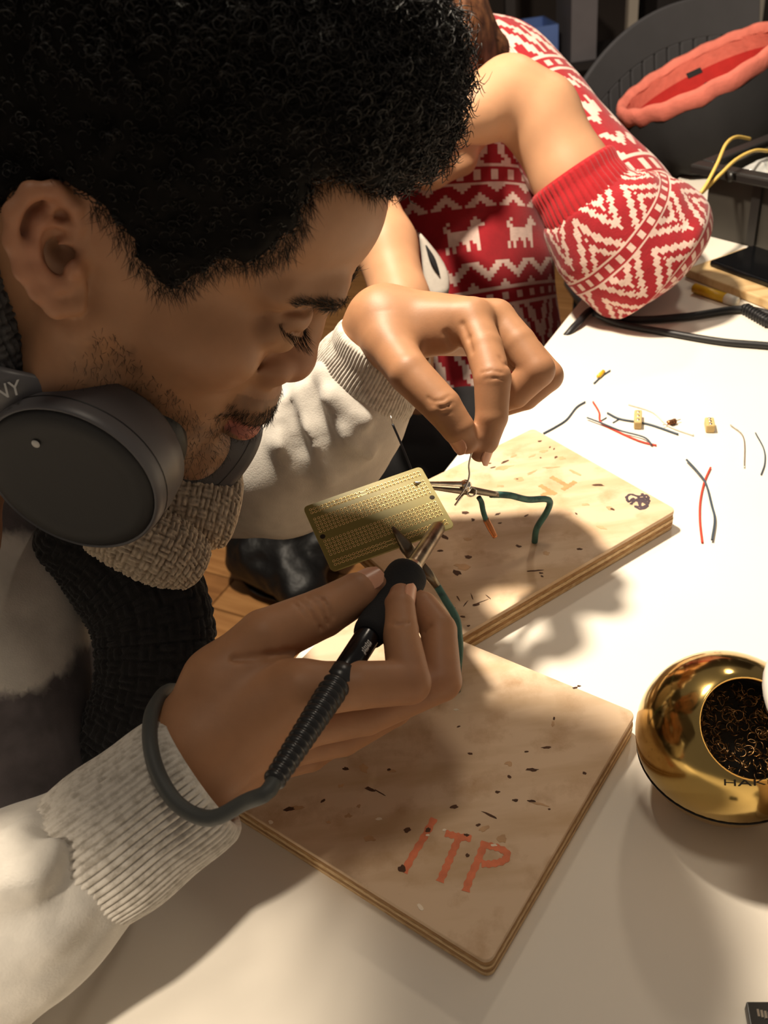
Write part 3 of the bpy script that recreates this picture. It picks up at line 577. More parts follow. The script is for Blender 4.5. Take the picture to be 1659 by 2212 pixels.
def skin_col(P):
    C = np.tile(SK, (len(P), 1)); x, y, z = P.T; ay = np.abs(y)
    def blend(mask, col, amt): C[:] = C*(1 - (mask*amt)[:, None]) + np.array(col)*(mask*amt)[:, None]
    def g(c, r): return np.exp(-(((P - np.array(c))/np.array(r))**2).sum(1)*1.2)
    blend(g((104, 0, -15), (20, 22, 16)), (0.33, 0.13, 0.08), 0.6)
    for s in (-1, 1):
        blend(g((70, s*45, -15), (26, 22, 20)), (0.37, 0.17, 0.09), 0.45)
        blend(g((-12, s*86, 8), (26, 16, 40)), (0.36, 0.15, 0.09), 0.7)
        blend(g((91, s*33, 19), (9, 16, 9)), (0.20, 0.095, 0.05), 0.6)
    lips = ((np.abs(z + 54) < 12.5 - 0.016*y**2) & (ay < 24) & (x > 90)).astype(float); up_ = lips*(z > -54); lo_ = lips*(z <= -54)
    blend(up_*(z < -47.5), (0.24, 0.085, 0.06), 0.75); blend(lo_*(z > -65), (0.42, 0.13, 0.10), 0.85)
    # short beard along jaw, chin, upper lip
    n1 = vnoise(P, 5.0, 3)*0.5 + vnoise(P, 2.5, 5)*0.5
    jl = np.clip((62 - np.abs(z + 62 - 0.30*(x - 40)*0 + 0))/62, 0, 1)
    edge = -20 - 0.42*(x - 14)                                               # beard line: high at the ear, low at the mouth
    beard = np.clip((edge - z + 10*n1)/14, 0, 1)*np.clip((z + 118)/12, 0, 1)*np.clip((x - 4)/22, 0, 1)*np.clip((ay - 8)/8 + (x - 60)/10, 0, 1)
    beard = np.maximum(beard, np.clip((x - 74)/6, 0, 1)*np.clip((-64 - z)/4, 0, 1)*(ay < 26))
    beard = np.maximum(beard, ((z > -50) & (z < -33) & (x > 84)).astype(float)*(ay < 30))
    blend(np.clip(beard*(0.62 + 0.35*n1), 0, 1), (0.055, 0.036, 0.024), 0.62)
    return C
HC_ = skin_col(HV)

# ------------------------------------------------------------------ hands (positions in metres, radii in mm)
def hand_sdf(fingers, palm, h=1.15, wrist=None, creases=()):
    """fingers: list of (points, radii, kroot)"""
    allp = np.vstack([np.asarray(f[0]) for f in fingers] + [np.asarray(p[0]).reshape(-1, 3) for p in palm] + [np.asarray(p[1]).reshape(-1, 3) for p in palm])
    c0 = allp.mean(0); lo = (allp.min(0) - c0)*1000 - 26; hi = (allp.max(0) - c0)*1000 + 26
    mm = lambda q: (np.asarray(q) - c0)*1000
    D = SDF(lo, hi, h)
    for a, b, ra, rb in palm: D.cap(mm(a), mm(b), ra, rb, k=12)
    for pts, rad, kr in fingers:
        G = SDF(lo, hi, h); P = [mm(q) for q in pts]
        for i in range(len(P) - 1):
            G.cap(P[i], P[i+1], rad[i], rad[i+1], k=1.0)
        for i in range(1, len(P) - 1):                                    # knuckle swelling
            pass
        D.merge(G, kr)
    for pts, rad, k in creases:                                           # creases follow the skin surface
        Q = []
        for (x_, y_, d0) in pts:
            for d in np.arange(d0 - 0.03, d0 + 0.04, 0.0005):
                i = np.round((mm(px(x_, y_, d)) - D.lo)/D.h).astype(int)
                if (i >= 0).all() and (i < D.n).all() and D.D[tuple(i)] < 0: Q.append(mm(px(x_, y_, d))); break
        if len(Q) > 1: D.chain(Q, rad[:len(Q)], k=k, sub=True)
    V, F = D.mesh(); V = smooth_mesh(V, F, 2, 0.4)
    return V*0.001 + c0, F
def nail(tip, prev, out, wd, ln, back):
    """nail plate on a fingertip: tip centre, previous joint, outward direction"""
    d = norm(np.asarray(tip) - prev); u = norm(out - d*(np.asarray(out)@d)); s = np.cross(d, u); return d, u, s
# right hand (near), holding the iron like a pencil
R_w = px(428, 1622, 0.425)
RH = dict(thumb=[px(472, 1470, 0.432), px(572, 1378, 0.436), px(697, 1324, 0.452), px(770, 1283, 0.463), px(802, 1266, 0.470)],
          index=[px(650, 1490, 0.420), px(775, 1480, 0.421), px(884, 1474, 0.427), px(866, 1368, 0.444), px(862, 1312, 0.455), px(866, 1286, 0.462)],
          middle=[px(640, 1565, 0.436), px(790, 1540, 0.440), px(952, 1470, 0.446), px(948, 1362, 0.462), px(912, 1312, 0.474), px(890, 1296, 0.482)],
          ring=[px(610, 1612, 0.452), px(740, 1590, 0.458), px(850, 1528, 0.468), px(880, 1430, 0.486), px(850, 1370, 0.497)],
          pinky=[px(570, 1650, 0.468), px(670, 1630, 0.474), px(745, 1580, 0.485), px(770, 1500, 0.497), px(750, 1450, 0.505)])
Rf = [(RH['thumb'], [16, 14.6, 12.9, 11.4, 8.8], 9), (RH['index'], [13.8, 11.6, 10.8, 9.4, 8.4, 6.6], 5), (RH['middle'], [12.5, 11.2, 10.8, 9.6, 8.8, 7.2], 2.5), (RH['ring'], [11.5, 10.5, 10.2, 9.2, 7.5], 2.5), (RH['pinky'], [10.5, 9.2, 8.8, 8.0, 6.6], 2.5)]
Rp = [(R_w, RH['index'][0], 23, 14), (R_w, RH['middle'][0], 23, 14), (px(440, 1650, 0.440), RH['ring'][0], 22, 13), (px(445, 1675, 0.45), RH['pinky'][0], 20, 12), (px(446, 1548, 0.43), RH['thumb'][0], 19, 15), (px(482, 1508, 0.432), px(600, 1500, 0.43), 18, 13),
      (px(335, 1735, 0.420), R_w, 23, 22), (px(130, 1893, 0.410), px(335, 1735, 0.420), 26, 23)]
def crease(pts, r=0.8, k=2.0): return (pts, [r*0.5]*len(pts), k*0.7)
Rc = [crease([(505, 1424, 0.42), (540, 1420, 0.42), (580, 1416, 0.42), (615, 1410, 0.42), (645, 1406, 0.42)], 2.4, 4),
      crease([(664, 1290, .44), (682, 1300, .44), (696, 1322, .44), (708, 1350, .44)], 1.5), crease([(648, 1296, .44), (664, 1310, .44), (680, 1336, .44), (694, 1360, .44)], 1.4), crease([(682, 1287, .44), (698, 1296, .44), (710, 1314, .44), (718, 1334, .44)], 1.2), crease([(636, 1304, .44), (650, 1318, .44), (662, 1336, .44)], 1.0),
      crease([(780, 1405, .43), (800, 1412, .43), (812, 1418, .43)], 1.5), crease([(842, 1345, .44), (862, 1350, .44), (884, 1346, .44)], 1.0), crease([(905, 1370, .45), (915, 1366, .45), (930, 1352, .45)], 1.4)]
RV, RF = hand_sdf(Rf, Rp, creases=Rc)
# left hand (far), pinching the solder wire
L_w = px(828, 702, 0.6017)
LH = dict(thumb=[px(838, 742, 0.5832), px(884, 806, 0.5581), px(955, 878, 0.5483), px(990, 926, 0.5504), px(1008, 954, 0.5537)],
          index=[px(1018, 690, 0.5810), px(1046, 752, 0.5668), px(1064, 818, 0.5559), px(1062, 900, 0.5581), px(1046, 952, 0.5635), px(1037, 976, 0.5657)],
          middle=[px(1070, 690, 0.5973), px(1120, 742, 0.5864), px(1160, 800, 0.5799), px(1112, 850, 0.5886), px(1074, 868, 0.5973)],
          ring=[px(1090, 712, 0.6159), px(1140, 764, 0.6060), px(1182, 812, 0.5984), px(1135, 856, 0.6060), px(1080, 878, 0.6169)],
          pinky=[px(1090, 740, 0.6355), px(1130, 785, 0.6300), px(1160, 825, 0.6235), px(1110, 850, 0.6322)])
Lf = [(LH['thumb'], [16.1, 13.7, 12.2, 10.5, 8.1], 8), (LH['index'], [13.4, 12.2, 12.0, 10.5, 9.4, 6.8], 5), (LH['middle'], [13.4, 12.0, 12.0, 10.3, 8.6], 3), (LH['ring'], [12.3, 11.3, 11.1, 9.6, 8.0], 2), (LH['pinky'], [10.7, 9.6, 9.2, 8.1], 2)]
Lp = [(L_w, LH['index'][0], 22, 14), (px(845, 690, 0.6104), LH['middle'][0], 21, 13.5), (px(850, 700, 0.6235), LH['ring'][0], 19, 12.5), (px(850, 715, 0.6322), LH['pinky'][0], 16, 11), (L_w, LH['thumb'][0], 20, 16), (px(850, 730, 0.5941), px(960, 735, 0.5832), 16, 9),
      (px(770, 800, 0.6268), L_w, 25, 24), (px(720, 900, 0.6540), px(770, 800, 0.6268), 28, 25)]
Lc = [crease([(925, 860, 0.545), (938, 868, 0.545), (958, 864, 0.545), (972, 856, 0.545)], 0.8), crease([(934, 874, 0.545), (950, 882, 0.545), (968, 876, 0.545), (980, 868, 0.545)], 0.7), crease([(945, 890, 0.545), (958, 894, 0.545), (974, 888, 0.545)], 0.6), crease([(1040, 806, 0.545), (1062, 800, 0.545), (1086, 806, 0.545)], 0.6), crease([(1046, 820, 0.545), (1068, 816, 0.545), (1090, 820, 0.545)], 0.5),
      crease([(1080, 772, 0.578), (1092, 788, 0.578), (1110, 792, 0.578)], 1.0, 3), crease([(965, 720, 0.578), (975, 745, 0.578), (985, 765, 0.578)], 1.2, 6), crease([(1000, 700, 0.567), (1012, 730, 0.567), (1020, 760, 0.567)], 0.9, 5)]
LV, LF = hand_sdf(Lf, Lp, creases=Lc)
def hand_col(V, kn, seed):
    C = np.tile(SK*np.array([1.12, 1.1, 1.08]), (len(V), 1)); n = vnoise(V*1000, 14, seed)
    C *= (1 + 0.06*n)[:, None]
    for p, r in kn:
        g = np.exp(-((np.linalg.norm(V - p, axis=1)/r)**2)); C = C*(1 - 0.4*g[:, None]) + np.array([0.30, 0.125, 0.07])*0.4*g[:, None]
    return C
RC = hand_col(RV, [(p, 0.014) for p in (RH['index'][2], RH['middle'][2], RH['thumb'][-1], RH['index'][-1])], 1); LC = hand_col(LV, [(p, 0.013) for p in (LH['index'][2], LH['middle'][2], LH['thumb'][-1], LH['index'][-1])], 2)
# trunk and arms under the clothes, joined to the same skin mesh
T = SDF((-420, -260, -430), (300, 420, 330), 7)
tw = lambda p: (np.asarray(p) - np.array([-0.30, 0.40, 0.85]))*1000
neck0 = h2w((-40, 0, -110)); sh_r = np.array([-0.38, 0.22, 0.90]); sh_l = np.array([-0.34, 0.62, 0.90]); chest = np.array([-0.38, 0.43, 0.72])
EL_l = px(640, 1010, 0.685); EL_r = np.array([-0.34, 0.10, 0.80])
T.cap(tw(neck0), tw((-0.33, 0.43, 0.90)), 50, 62, k=30); T.cap(tw((-0.34, 0.43, 0.86)), tw(chest), 100, 115, k=40); T.cap(tw(sh_r), tw(sh_l), 50, 50, k=40)
T.cap(tw(sh_l), tw(EL_l), 42, 36, k=20); T.cap(tw(EL_l), tw(px(720, 900, 0.654)), 34, 28, k=12); T.cap(tw(sh_r), tw(EL_r), 42, 36, k=20); T.cap(tw(EL_r), tw(px(130, 1893, 0.410)), 34, 28, k=12)
TV, TF = T.mesh(); TV = TV*0.001 + np.array([-0.30, 0.40, 0.85])
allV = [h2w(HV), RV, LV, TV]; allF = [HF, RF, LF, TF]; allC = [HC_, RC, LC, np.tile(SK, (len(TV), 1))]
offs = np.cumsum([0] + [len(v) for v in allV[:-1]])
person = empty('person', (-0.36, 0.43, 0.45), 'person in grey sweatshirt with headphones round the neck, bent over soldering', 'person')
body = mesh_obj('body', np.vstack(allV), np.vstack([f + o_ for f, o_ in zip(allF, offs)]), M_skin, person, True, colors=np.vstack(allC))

M_jeans = mat('dark_trousers', lin(30, 30, 34), 0.9, var=(20, 0.2), bump=(300, 0.3, 0.001))
J = SDF((-200, -240, -480), (200, 240, 140), 8)
for yy in (-75, 75): J.chain([(0, yy*0.8, 60), (5, yy, -160), (0, yy, -330)], [105, 78, 58], k=30); J.cap((0, yy, -330), (0, yy, -440), 58, 52, k=8)
JV, JF = J.mesh(); mesh_obj('trousers', JV*0.001 + np.array([-0.42, 0.43, 0.50]), JF, M_jeans, person)
for yy in (-0.075, 0.075): MB().loft([np.array([-0.39, 0.43 + yy, 0]) + np.array([[0.13*s_*math.cos(t), 0.046*s_*math.sin(t), h_] for t in np.linspace(0, 6.28, 18, endpoint=False)]) for h_, s_ in ((0.001, 0.98), (0.02, 1), (0.05, 0.9), (0.08, 0.55))]).build('shoe', M_jeans, person)
# finger nails
M_nail = mat('finger_nail', lin(206, 150, 120), 0.3, var=(200, 0.05), sss=0.1, spec=0.5)
def nail_plate(tip, prev, out, wd, ln, r, shift=0.0):
    d = norm(np.asarray(tip) - prev); u = norm(np.asarray(out) - d*(np.asarray(out)@d)); s = np.cross(d, u); rings = []
    for t in np.linspace(-0.55, 0.55, 7):
        hw = wd*0.5*(1 - 1.6*max(0, abs(t) - 0.28)**1.3*2.0); row = []
        for q in np.linspace(-1, 1, 7):
            a = q*hw/r; row.append(np.asarray(tip) + d*(t*ln + shift) + u*(r*math.cos(a) - 0.0009*(t > 0.3)*0) + s*r*math.sin(a))
        rings.append(row)
    top = np.array(rings); low = top - u*0.0009; mb = MB()
    mb.loft(top, False, False); mb.loft(low[:, ::-1], False, False)
    e = [(i, 0) for i in range(7)] + [(6, j) for j in range(1, 7)] + [(i, 6) for i in range(5, -1, -1)] + [(0, j) for j in range(5, 0, -1)]
    mb.loft(np.array([[low[i, j] for i, j in e], [top[i, j] for i, j in e]]), False)
    return mb.build('finger_nail', M_nail, body)
nail_plate(RH['thumb'][-1], RH['thumb'][-2], -FW*0.75 + UP*0.5 - RT*0.1, 0.0160, 0.0180, 0.0106, -0.006)
nail_plate(RH['index'][-1], RH['index'][-2], RT*0.85 - FW*0.62, 0.0120, 0.0140, 0.0080, -0.003)
nail_plate(LH['thumb'][-1], LH['thumb'][-2], -FW*0.55 - RT*0.75 + UP*0.1, 0.0136, 0.0155, 0.0098, -0.005)
nail_plate(LH['index'][-1], LH['index'][-2], RT*0.6 - FW*0.35 - UP*0.75, 0.0118, 0.014, 0.0080, -0.001)

# ------------------------------------------------------------------ hair
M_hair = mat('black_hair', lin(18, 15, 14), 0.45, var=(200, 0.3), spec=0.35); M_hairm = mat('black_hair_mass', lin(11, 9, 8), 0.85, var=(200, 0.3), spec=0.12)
def seg_poly(X, Z, poly):
    d = np.full(X.shape, 1e9, np.float32); ins = np.zeros(X.shape, bool); n = len(poly)
    for i in range(n):
        (x0, z0), (x1, z1) = poly[i], poly[(i+1) % n]; ex_, ez_ = x1 - x0, z1 - z0
        t = np.clip(((X - x0)*ex_ + (Z - z0)*ez_)/(ex_*ex_ + ez_*ez_), 0, 1); d = np.minimum(d, np.hypot(X - x0 - t*ex_, Z - z0 - t*ez_))
        c = ((z0 > Z) != (z1 > Z)) & (X < (x1 - x0)*(Z - z0)/(z1 - z0 + 1e-9) + x0); ins ^= c
    return np.where(ins, -d, d)
HAIRLINE = [(101, 100), (92, 93), (72, 92), (62, 86), (62, 74), (66, 63), (65, 52), (58, 42), (46, 36), (41, 26), (36, 14), (31, 12), (23, 17), (14, 24), (5, 28), (-8, 31), (-24, 28), (-36, 8), (-50, -30), (-80, -42), (-150, -42), (-150, 220), (150, 220), (150, 112), (118, 112)]
A = SDF((-135, -125, -50), (140, 125, 215), 2.2)
A.ell((-6, 0, 38), (104, 81, 97), k=6); A.ell((42, 0, 58), (60, 66, 53), k=10)
A.ell((-4, 0, 82), (112, 86, 92), k=16); A.ell((50, 0, 116), (50, 76, 46), k=14); A.ell((16, 0, 114), (80, 83, 56), k=16)
P = A.coords(); dp = seg_poly(P[..., 0], P[..., 2], HAIRLINE); k = 7.0; hh = np.maximum(k - np.abs(A.D - dp), 0)/k; A.D = np.maximum(A.D, dp) + hh*hh*k*0.25
A.D += 3.2*vnoise(P, 13.0, 11) + 2.2*vnoise(P, 6.5, 12)
AV, AF = A.mesh()
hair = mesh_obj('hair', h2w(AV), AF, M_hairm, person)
# curls standing off the hair mass
e1 = AV[AF[:, 1]] - AV[AF[:, 0]]; e2 = AV[AF[:, 3]] - AV[AF[:, 0]]; fn = np.cross(e1, e2); ar = np.linalg.norm(fn, axis=1); fn /= ar[:, None] + 1e-9; fc = AV[AF].mean(1)
vis = (fn@((w2h(CAM) - 0)/np.linalg.norm(w2h(CAM))) > -0.45) & (fc[:, 1] < 70)
pw = ar*vis; top = np.clip((fc[:, 2] - 60)/60, 0, 1); pw = pw*(0.8 + 1.2*top)
N = 11000; pick = rng.choice(len(AF), N, p=pw/pw.sum()); c = fc[pick]; nn = fn[pick]; tp = top[pick]
tmp = rng.normal(size=(N, 3)); a1 = np.cross(nn, tmp); a1 /= np.linalg.norm(a1, axis=1)[:, None]; a2 = np.cross(nn, a1)
dirn = nn*rng.uniform(0.3, 1.0, (N, 1)) + a1*rng.uniform(-0.8, 0.8, (N, 1)); dirn /= np.linalg.norm(dirn, axis=1)[:, None]
m_ = 12; tt = np.linspace(0, 1, m_)[None, :, None]; Rr = (1.0 + 2.4*tp*rng.random(N) + 0.5)[:, None, None]; Ln = (3.5 + 8*tp*rng.random(N) + 2*rng.random(N))[:, None, None]; ph = rng.uniform(0, 6.28, (N, 1, 1)); tu = rng.uniform(0.7, 2.0, (N, 1, 1))*6.28
pth = c[:, None] - nn[:, None]*1.5 + dirn[:, None]*Ln*tt + Rr*(np.cos(ph + tu*tt)*a1[:, None] + np.sin(ph + tu*tt)*a2[:, None]) - Rr*(np.cos(ph)*a1[:, None] + np.sin(ph)*a2[:, None])
Vc, Fc = tubes_mesh(h2w(pth.reshape(-1, 3)).reshape(N, m_, 3), np.concatenate([np.full(m_ - 3, 0.00028), [0.00024, 0.00016, 0.00006]]), 3)
o = mesh_obj('hair_curl', Vc, Fc, M_hair, hair); o['kind'] = 'stuff'
# fine hairs: hairline fuzz, eyebrows, lashes, moustache and stubble, all rooted on the skin
def surf_normals(V, F):
    n = np.zeros_like(V); fn_ = np.cross(V[F[:, 1]] - V[F[:, 0]], V[F[:, 3]] - V[F[:, 0]]); 
    for q in range(4): np.add.at(n, F[:, q], fn_)
    return n/(np.linalg.norm(n, axis=1)[:, None] + 1e-9)
HN = surf_normals(HV, HF)
def fuzz(name, sel, N, length, dirf, rad, curl=0.3, lift=0.35):
    ids = np.nonzero(sel)[0]
    if len(ids) == 0: return
    ii = rng.choice(ids, N); b = HV[ii] + rng.normal(size=(N, 3))*0.6; n_ = HN[ii]; d = dirf(b); d = d - n_*(d*n_).sum(1)[:, None]; d /= np.linalg.norm(d, axis=1)[:, None] + 1e-9
    d = d + rng.normal(size=(N, 3))*curl; d = d - n_*np.minimum((d*n_).sum(1), 0)[:, None]; d /= np.linalg.norm(d, axis=1)[:, None] + 1e-9
    L_ = length*rng.uniform(0.6, 1.2, (N, 1, 1)); t = np.linspace(0, 1, 4)[None, :, None]
    p_ = b[:, None] - n_[:, None]*0.3 + d[:, None]*L_*t + n_[:, None]*L_*lift*t*(1.3 - 0.9*t)
    V, F = tubes_mesh(h2w(p_.reshape(-1, 3)).reshape(N, 4, 3), np.array([rad, rad*0.9, rad*0.7, rad*0.2]), 3)
    o = mesh_obj(name, V, F, M_hair, body); o['kind'] = 'stuff'
x, y, z = HV.T; ay = np.abs(y)
dl = seg_poly(x, z, HAIRLINE); side = (y < 30)
fuzz('hairline_fuzz', (dl > -3) & (dl < 5.5) & (x > -5) & (z > 0) & side & (np.linalg.norm(HV - EO, axis=1) > 24), 2200, 8.5, lambda b: np.stack([0.6 + 0*b[:, 0], -0.1 + 0*b[:, 0], -0.8 + 0*b[:, 0]], 1), 0.00011, 0.45)
brow_y = np.clip((ay - 10)/38, 0, 1); brow_z = 29 + 8*np.sin(brow_y*2.4) - 3*brow_y
fuzz('eyebrow', (ay > 8) & (ay < 49) & (np.abs(z - brow_z) < 6.4 - 4.6*brow_y) & (x > 55) & side, 1600, 8, lambda b: np.stack([-0.35 + 0*b[:, 0], np.sign(b[:, 1])*1.0, 0.25 + 0*b[:, 0]], 1), 0.00013, 0.18, 0.18)
fuzz('moustache', (z > -49) & (z < -36) & (x > 82) & (ay < 31) & (z < -33 - 0.25*(ay - 4)) & side, 800, 5.0, lambda b: np.stack([0.1 + 0*b[:, 0], np.sign(b[:, 1])*0.5, -0.9 + 0*b[:, 0]], 1), 0.00012, 0.25, 0.25)
edge = -20 - 0.42*(x - 14)
fuzz('stubble', (((z < edge + 2) & (x > 16) & (z > -100)) | ((z < -66) & (x > 72) & (z > -108))) & side & (y < 20), 2600, 3.6, lambda b: np.stack([0.3 + 0*b[:, 0], 0*b[:, 0], -0.9 + 0*b[:, 0]], 1), 0.00011, 0.5, 0.5)
ls = []
for k in range(70):
    t = k/69; q = spline(np.array([(91.5, -18, 16), (97, -29, 13), (92.5, -39, 14), (83.5, -46, 17.5)], float), 70)[k] + rng.normal(size=3)*0.3
    dr = norm(np.array([0.75, -0.15 - 0.45*t, -0.55])) + rng.normal(size=3)*0.08; L_ = 8.5 + 2*math.sin(t*3.1)
    s = np.linspace(0, 1, 6)[:, None]; ls.append(q + dr*L_*s + np.array([0.2, 0, 0.9])*L_*0.28*s*s)
V, F = tubes_mesh(h2w(np.array(ls).reshape(-1, 3)).reshape(70, 6, 3), np.array([0.00016, 0.00015, 0.00013, 0.0001, 0.00007, 0.00003]), 3)
o = mesh_obj('eyelash', V, F, M_hair, body); o['kind'] = 'stuff'
# ================================================================== clothes
M_sweat = mat('heather_grey_fleece', lin(196, 190, 180), 0.95, noise=(60, lin(168, 162, 154), 0.45, 0.62), bump=(900, 0.35, 0.0006), sheen=0.25)
M_rib = mat('heather_grey_rib', lin(204, 197, 186), 0.95, noise=(220, lin(170, 162, 150), 0.45, 0.65), bump=(1200, 0.35, 0.0005), sheen=0.25)
sweat = None
def cuff(name, pts, radii, nrib, amp, parent, aspect=1.0, up=(0, 0, 1), lip=True, seg=None, m=None):
    """ribbed knit cuff: pts from opening to seam"""
    seg = seg or nrib*6; P = spline(np.hstack([np.asarray(pts), np.asarray(radii, float)[:, None]]), 46); C, r = P[:, :3], P[:, 3]
    T_, X, Y = frames(C, up); a = np.linspace(0, 2*math.pi, seg, endpoint=False); rings = []
    rb = amp*(np.abs(np.cos(a*nrib/2))**0.7*2 - 1.2)
    for i in range(len(C)):
        fade = min(1, i/3.0); wob = 0.0010*np.sin(2*a + i*0.06) + 0.0005*np.sin(i*0.25)
        rr = r[i] + rb*fade + wob - (0.0014*(1 - fade)**2)
        rings.append(C[i] + rr[:, None]*(np.cos(a)[:, None]*X[i]*aspect + np.sin(a)[:, None]*Y[i]))
    inner = [C[i] + (r[i] - 0.0042)*(np.cos(a)[:, None]*X[i]*aspect + np.sin(a)[:, None]*Y[i]) for i in (14, 6, 1)]
    inner.append(C[0] - T_[0]*0.0006 + (r[0] - 0.0022)*(np.cos(a)[:, None]*X[0]*aspect + np.sin(a)[:, None]*Y[0]))
    return MB().loft(inner + rings, False).build(name, m or M_rib, parent)
# trunk and sleeves as one sweatshirt surface
SO = np.array([-0.25, 0.40, 0.85]); sm = lambda p: (np.asarray(p) - SO)*1000
S = SDF((-480, -340, -420), (330, 420, 260), 3.6)
S.cap(sm((-0.36, 0.43, 0.88)), sm((-0.40, 0.43, 0.55)), 118, 130, k=40)
S.cap(sm(sh_r), sm(sh_l), 66, 66, k=50)
S.cap(sm(px(20, 1180, 0.60)), sm(px(0, 1700, 0.56)), 58, 64, k=30)
far = [px(786, 828, 0.630), px(745, 892, 0.645), px(690, 960, 0.66), px(610, 1005, 0.678), px(480, 1000, 0.71)]
S.chain([sm(p) for p in far], [40, 45, 50, 54, 56], k=14); S.cap(sm(far[-1]), sm(sh_l), 54, 62, k=30)
near = [px(170, 1868, 0.409), px(40, 1960, 0.405), px(-120, 2050, 0.405), px(-300, 2120, 0.42)]
S.chain([sm(p) for p in near], [36, 43, 48, 52], k=14); S.cap(sm(near[-1]), sm(sh_r), 54, 64, k=30)
for pts, r_ in (([(600, 872, 0.618), (612, 960, 0.615), (640, 1050, 0.629)], 8), ([(648, 850, 0.609), (668, 935, 0.605), (712, 1035, 0.615)], 8), ([(700, 862, 0.599), (745, 940, 0.599), (800, 985, 0.609)], 7), ([(560, 905, 0.635), (566, 990, 0.635), (580, 1090, 0.649)], 9), ([(690, 800, 0.601), (720, 860, 0.595), (790, 910, 0.593)], 6)):
    S.chain([sm(px(*q)) for q in pts], [r_*0.7, r_, r_*0.6], k=9)
for pts, r_ in (([(624, 880, 0.609), (640, 960, 0.605), (668, 1060, 0.615)], 5), ([(676, 850, 0.599), (705, 940, 0.594), (760, 1020, 0.603)], 5)):
    S.chain([sm(px(*q)) for q in pts], [r_*0.6, r_, r_*0.6], k=8, sub=True)
for pts, r_ in (([(120, 1830, .372), (60, 1890, .366), (-40, 1930, .366)], 8), ([(170, 1960, .377), (90, 2010, .372), (-20, 2080, .37)], 8), ([(60, 1780, .385), (20, 1830, .372), (0, 1900, .366)], 6)):
    S.chain([sm(px(*q)) for q in pts], [r_*0.6, r_, r_*0.8], k=10)
P = S.coords(); S.D += (1.6*vnoise(P, 40.0, 21) + 0.8*vnoise(P, 17.0, 22)).astype(np.float32)
SV, SF = S.mesh(); SV = smooth_mesh(SV, SF, 2, 0.5)*0.001 + SO
# dark brushed print on the front of the shirt
q = SV - CAM; dz = q@FW; ix = IW/2 + FPX*(q@RT)/dz; iy = IH/2 - FPX*(q@UP)/dz
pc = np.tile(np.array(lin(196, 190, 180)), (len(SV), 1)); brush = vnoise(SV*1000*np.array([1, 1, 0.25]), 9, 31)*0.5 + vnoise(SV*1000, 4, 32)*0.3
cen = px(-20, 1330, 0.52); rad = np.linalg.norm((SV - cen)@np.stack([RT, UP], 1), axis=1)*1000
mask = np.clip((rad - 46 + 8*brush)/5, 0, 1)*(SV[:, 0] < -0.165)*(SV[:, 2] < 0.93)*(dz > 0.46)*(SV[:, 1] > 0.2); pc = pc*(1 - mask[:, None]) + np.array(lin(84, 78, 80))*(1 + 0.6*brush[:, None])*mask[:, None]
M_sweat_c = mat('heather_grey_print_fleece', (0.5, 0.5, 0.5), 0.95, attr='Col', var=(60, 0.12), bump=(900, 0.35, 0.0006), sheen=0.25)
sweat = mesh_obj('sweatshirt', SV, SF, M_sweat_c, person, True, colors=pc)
cuff('cuff', [px(437, 1668, 0.418), px(360, 1726, 0.414), px(270, 1796, 0.411), px(165, 1873, 0.409)], [0.0335, 0.0345, 0.0355, 0.0355], 64, 0.0009, sweat, up=UP)
cuff('cuff', [px(833, 736, 0.608), px(818, 770, 0.615), px(800, 800, 0.622), px(782, 832, 0.631)], [0.0352, 0.0373, 0.0395, 0.0416], 92, 0.00045, sweat, up=UP)

# ------------------------------------------------------------------ chunky knit scarf: beige end and black end
M_knit = mat('marled_gap_shade_knit', (0.4, 0.36, 0.3), 0.95, attr='Col', var=(160, 0.12), bump=(800, 0.5, 0.0008), sheen=0.2)
def knit_tube(name, pts, rx, ry, cell, amp, colA, colB, parent, up=UP, nu=150, nv=150, twist=0.0):
    P = spline(np.hstack([np.asarray(pts), np.asarray(rx, float)[:, None], np.asarray(ry, float)[:, None]]), nu); C = P[:, :3]; T_, X, Y = frames(C, up)
    a = np.linspace(0, 2*math.pi, nv, endpoint=False); L_ = np.concatenate([[0], np.cumsum(np.linalg.norm(np.diff(C, axis=0), axis=1))]); rings = []; cols = []
    for i in range(nu):
        f = min(1, (i + 0.35)/(nu*0.07), (nu - 1 - i + 0.35)/(nu*0.07)); f = math.sqrt(max(0.02, 1 - (1 - f)**2)); rm = (P[i, 3] + P[i, 4])/2
        u = L_[i]/cell; v = a*rm/cell; chk = (np.floor(u/2) + np.floor(v/2)) % 2
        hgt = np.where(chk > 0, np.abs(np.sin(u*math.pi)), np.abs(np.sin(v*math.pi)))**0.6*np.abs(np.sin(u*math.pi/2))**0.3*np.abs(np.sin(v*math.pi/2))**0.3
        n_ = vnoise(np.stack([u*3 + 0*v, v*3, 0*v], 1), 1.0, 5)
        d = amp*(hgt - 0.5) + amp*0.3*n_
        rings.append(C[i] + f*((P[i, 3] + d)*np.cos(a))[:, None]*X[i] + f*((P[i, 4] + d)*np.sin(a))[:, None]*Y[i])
        k = np.clip(hgt*0.9 + 0.25*n_ + 0.1, 0, 1)[:, None]; cols.append(np.array(colB)*(1 - k) + np.array(colA)*k)  # marl noise, plus shade between stitches put into the colour as dark valleys
    R_ = np.array(rings); idx = np.arange(nu*nv).reshape(nu, nv); F = np.stack([idx[:-1], np.roll(idx, -1, 1)[:-1], np.roll(idx, -1, 1)[1:], idx[1:]], -1).reshape(-1, 4)
    return mesh_obj(name, R_.reshape(-1, 3), F, M_knit, parent, True, colors=np.vstack(cols))
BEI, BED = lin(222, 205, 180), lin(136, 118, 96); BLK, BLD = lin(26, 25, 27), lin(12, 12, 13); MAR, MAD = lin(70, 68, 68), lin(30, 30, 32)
scarf = empty('scarf', px(330, 1150, 0.56), None, None); setparent(scarf, person)
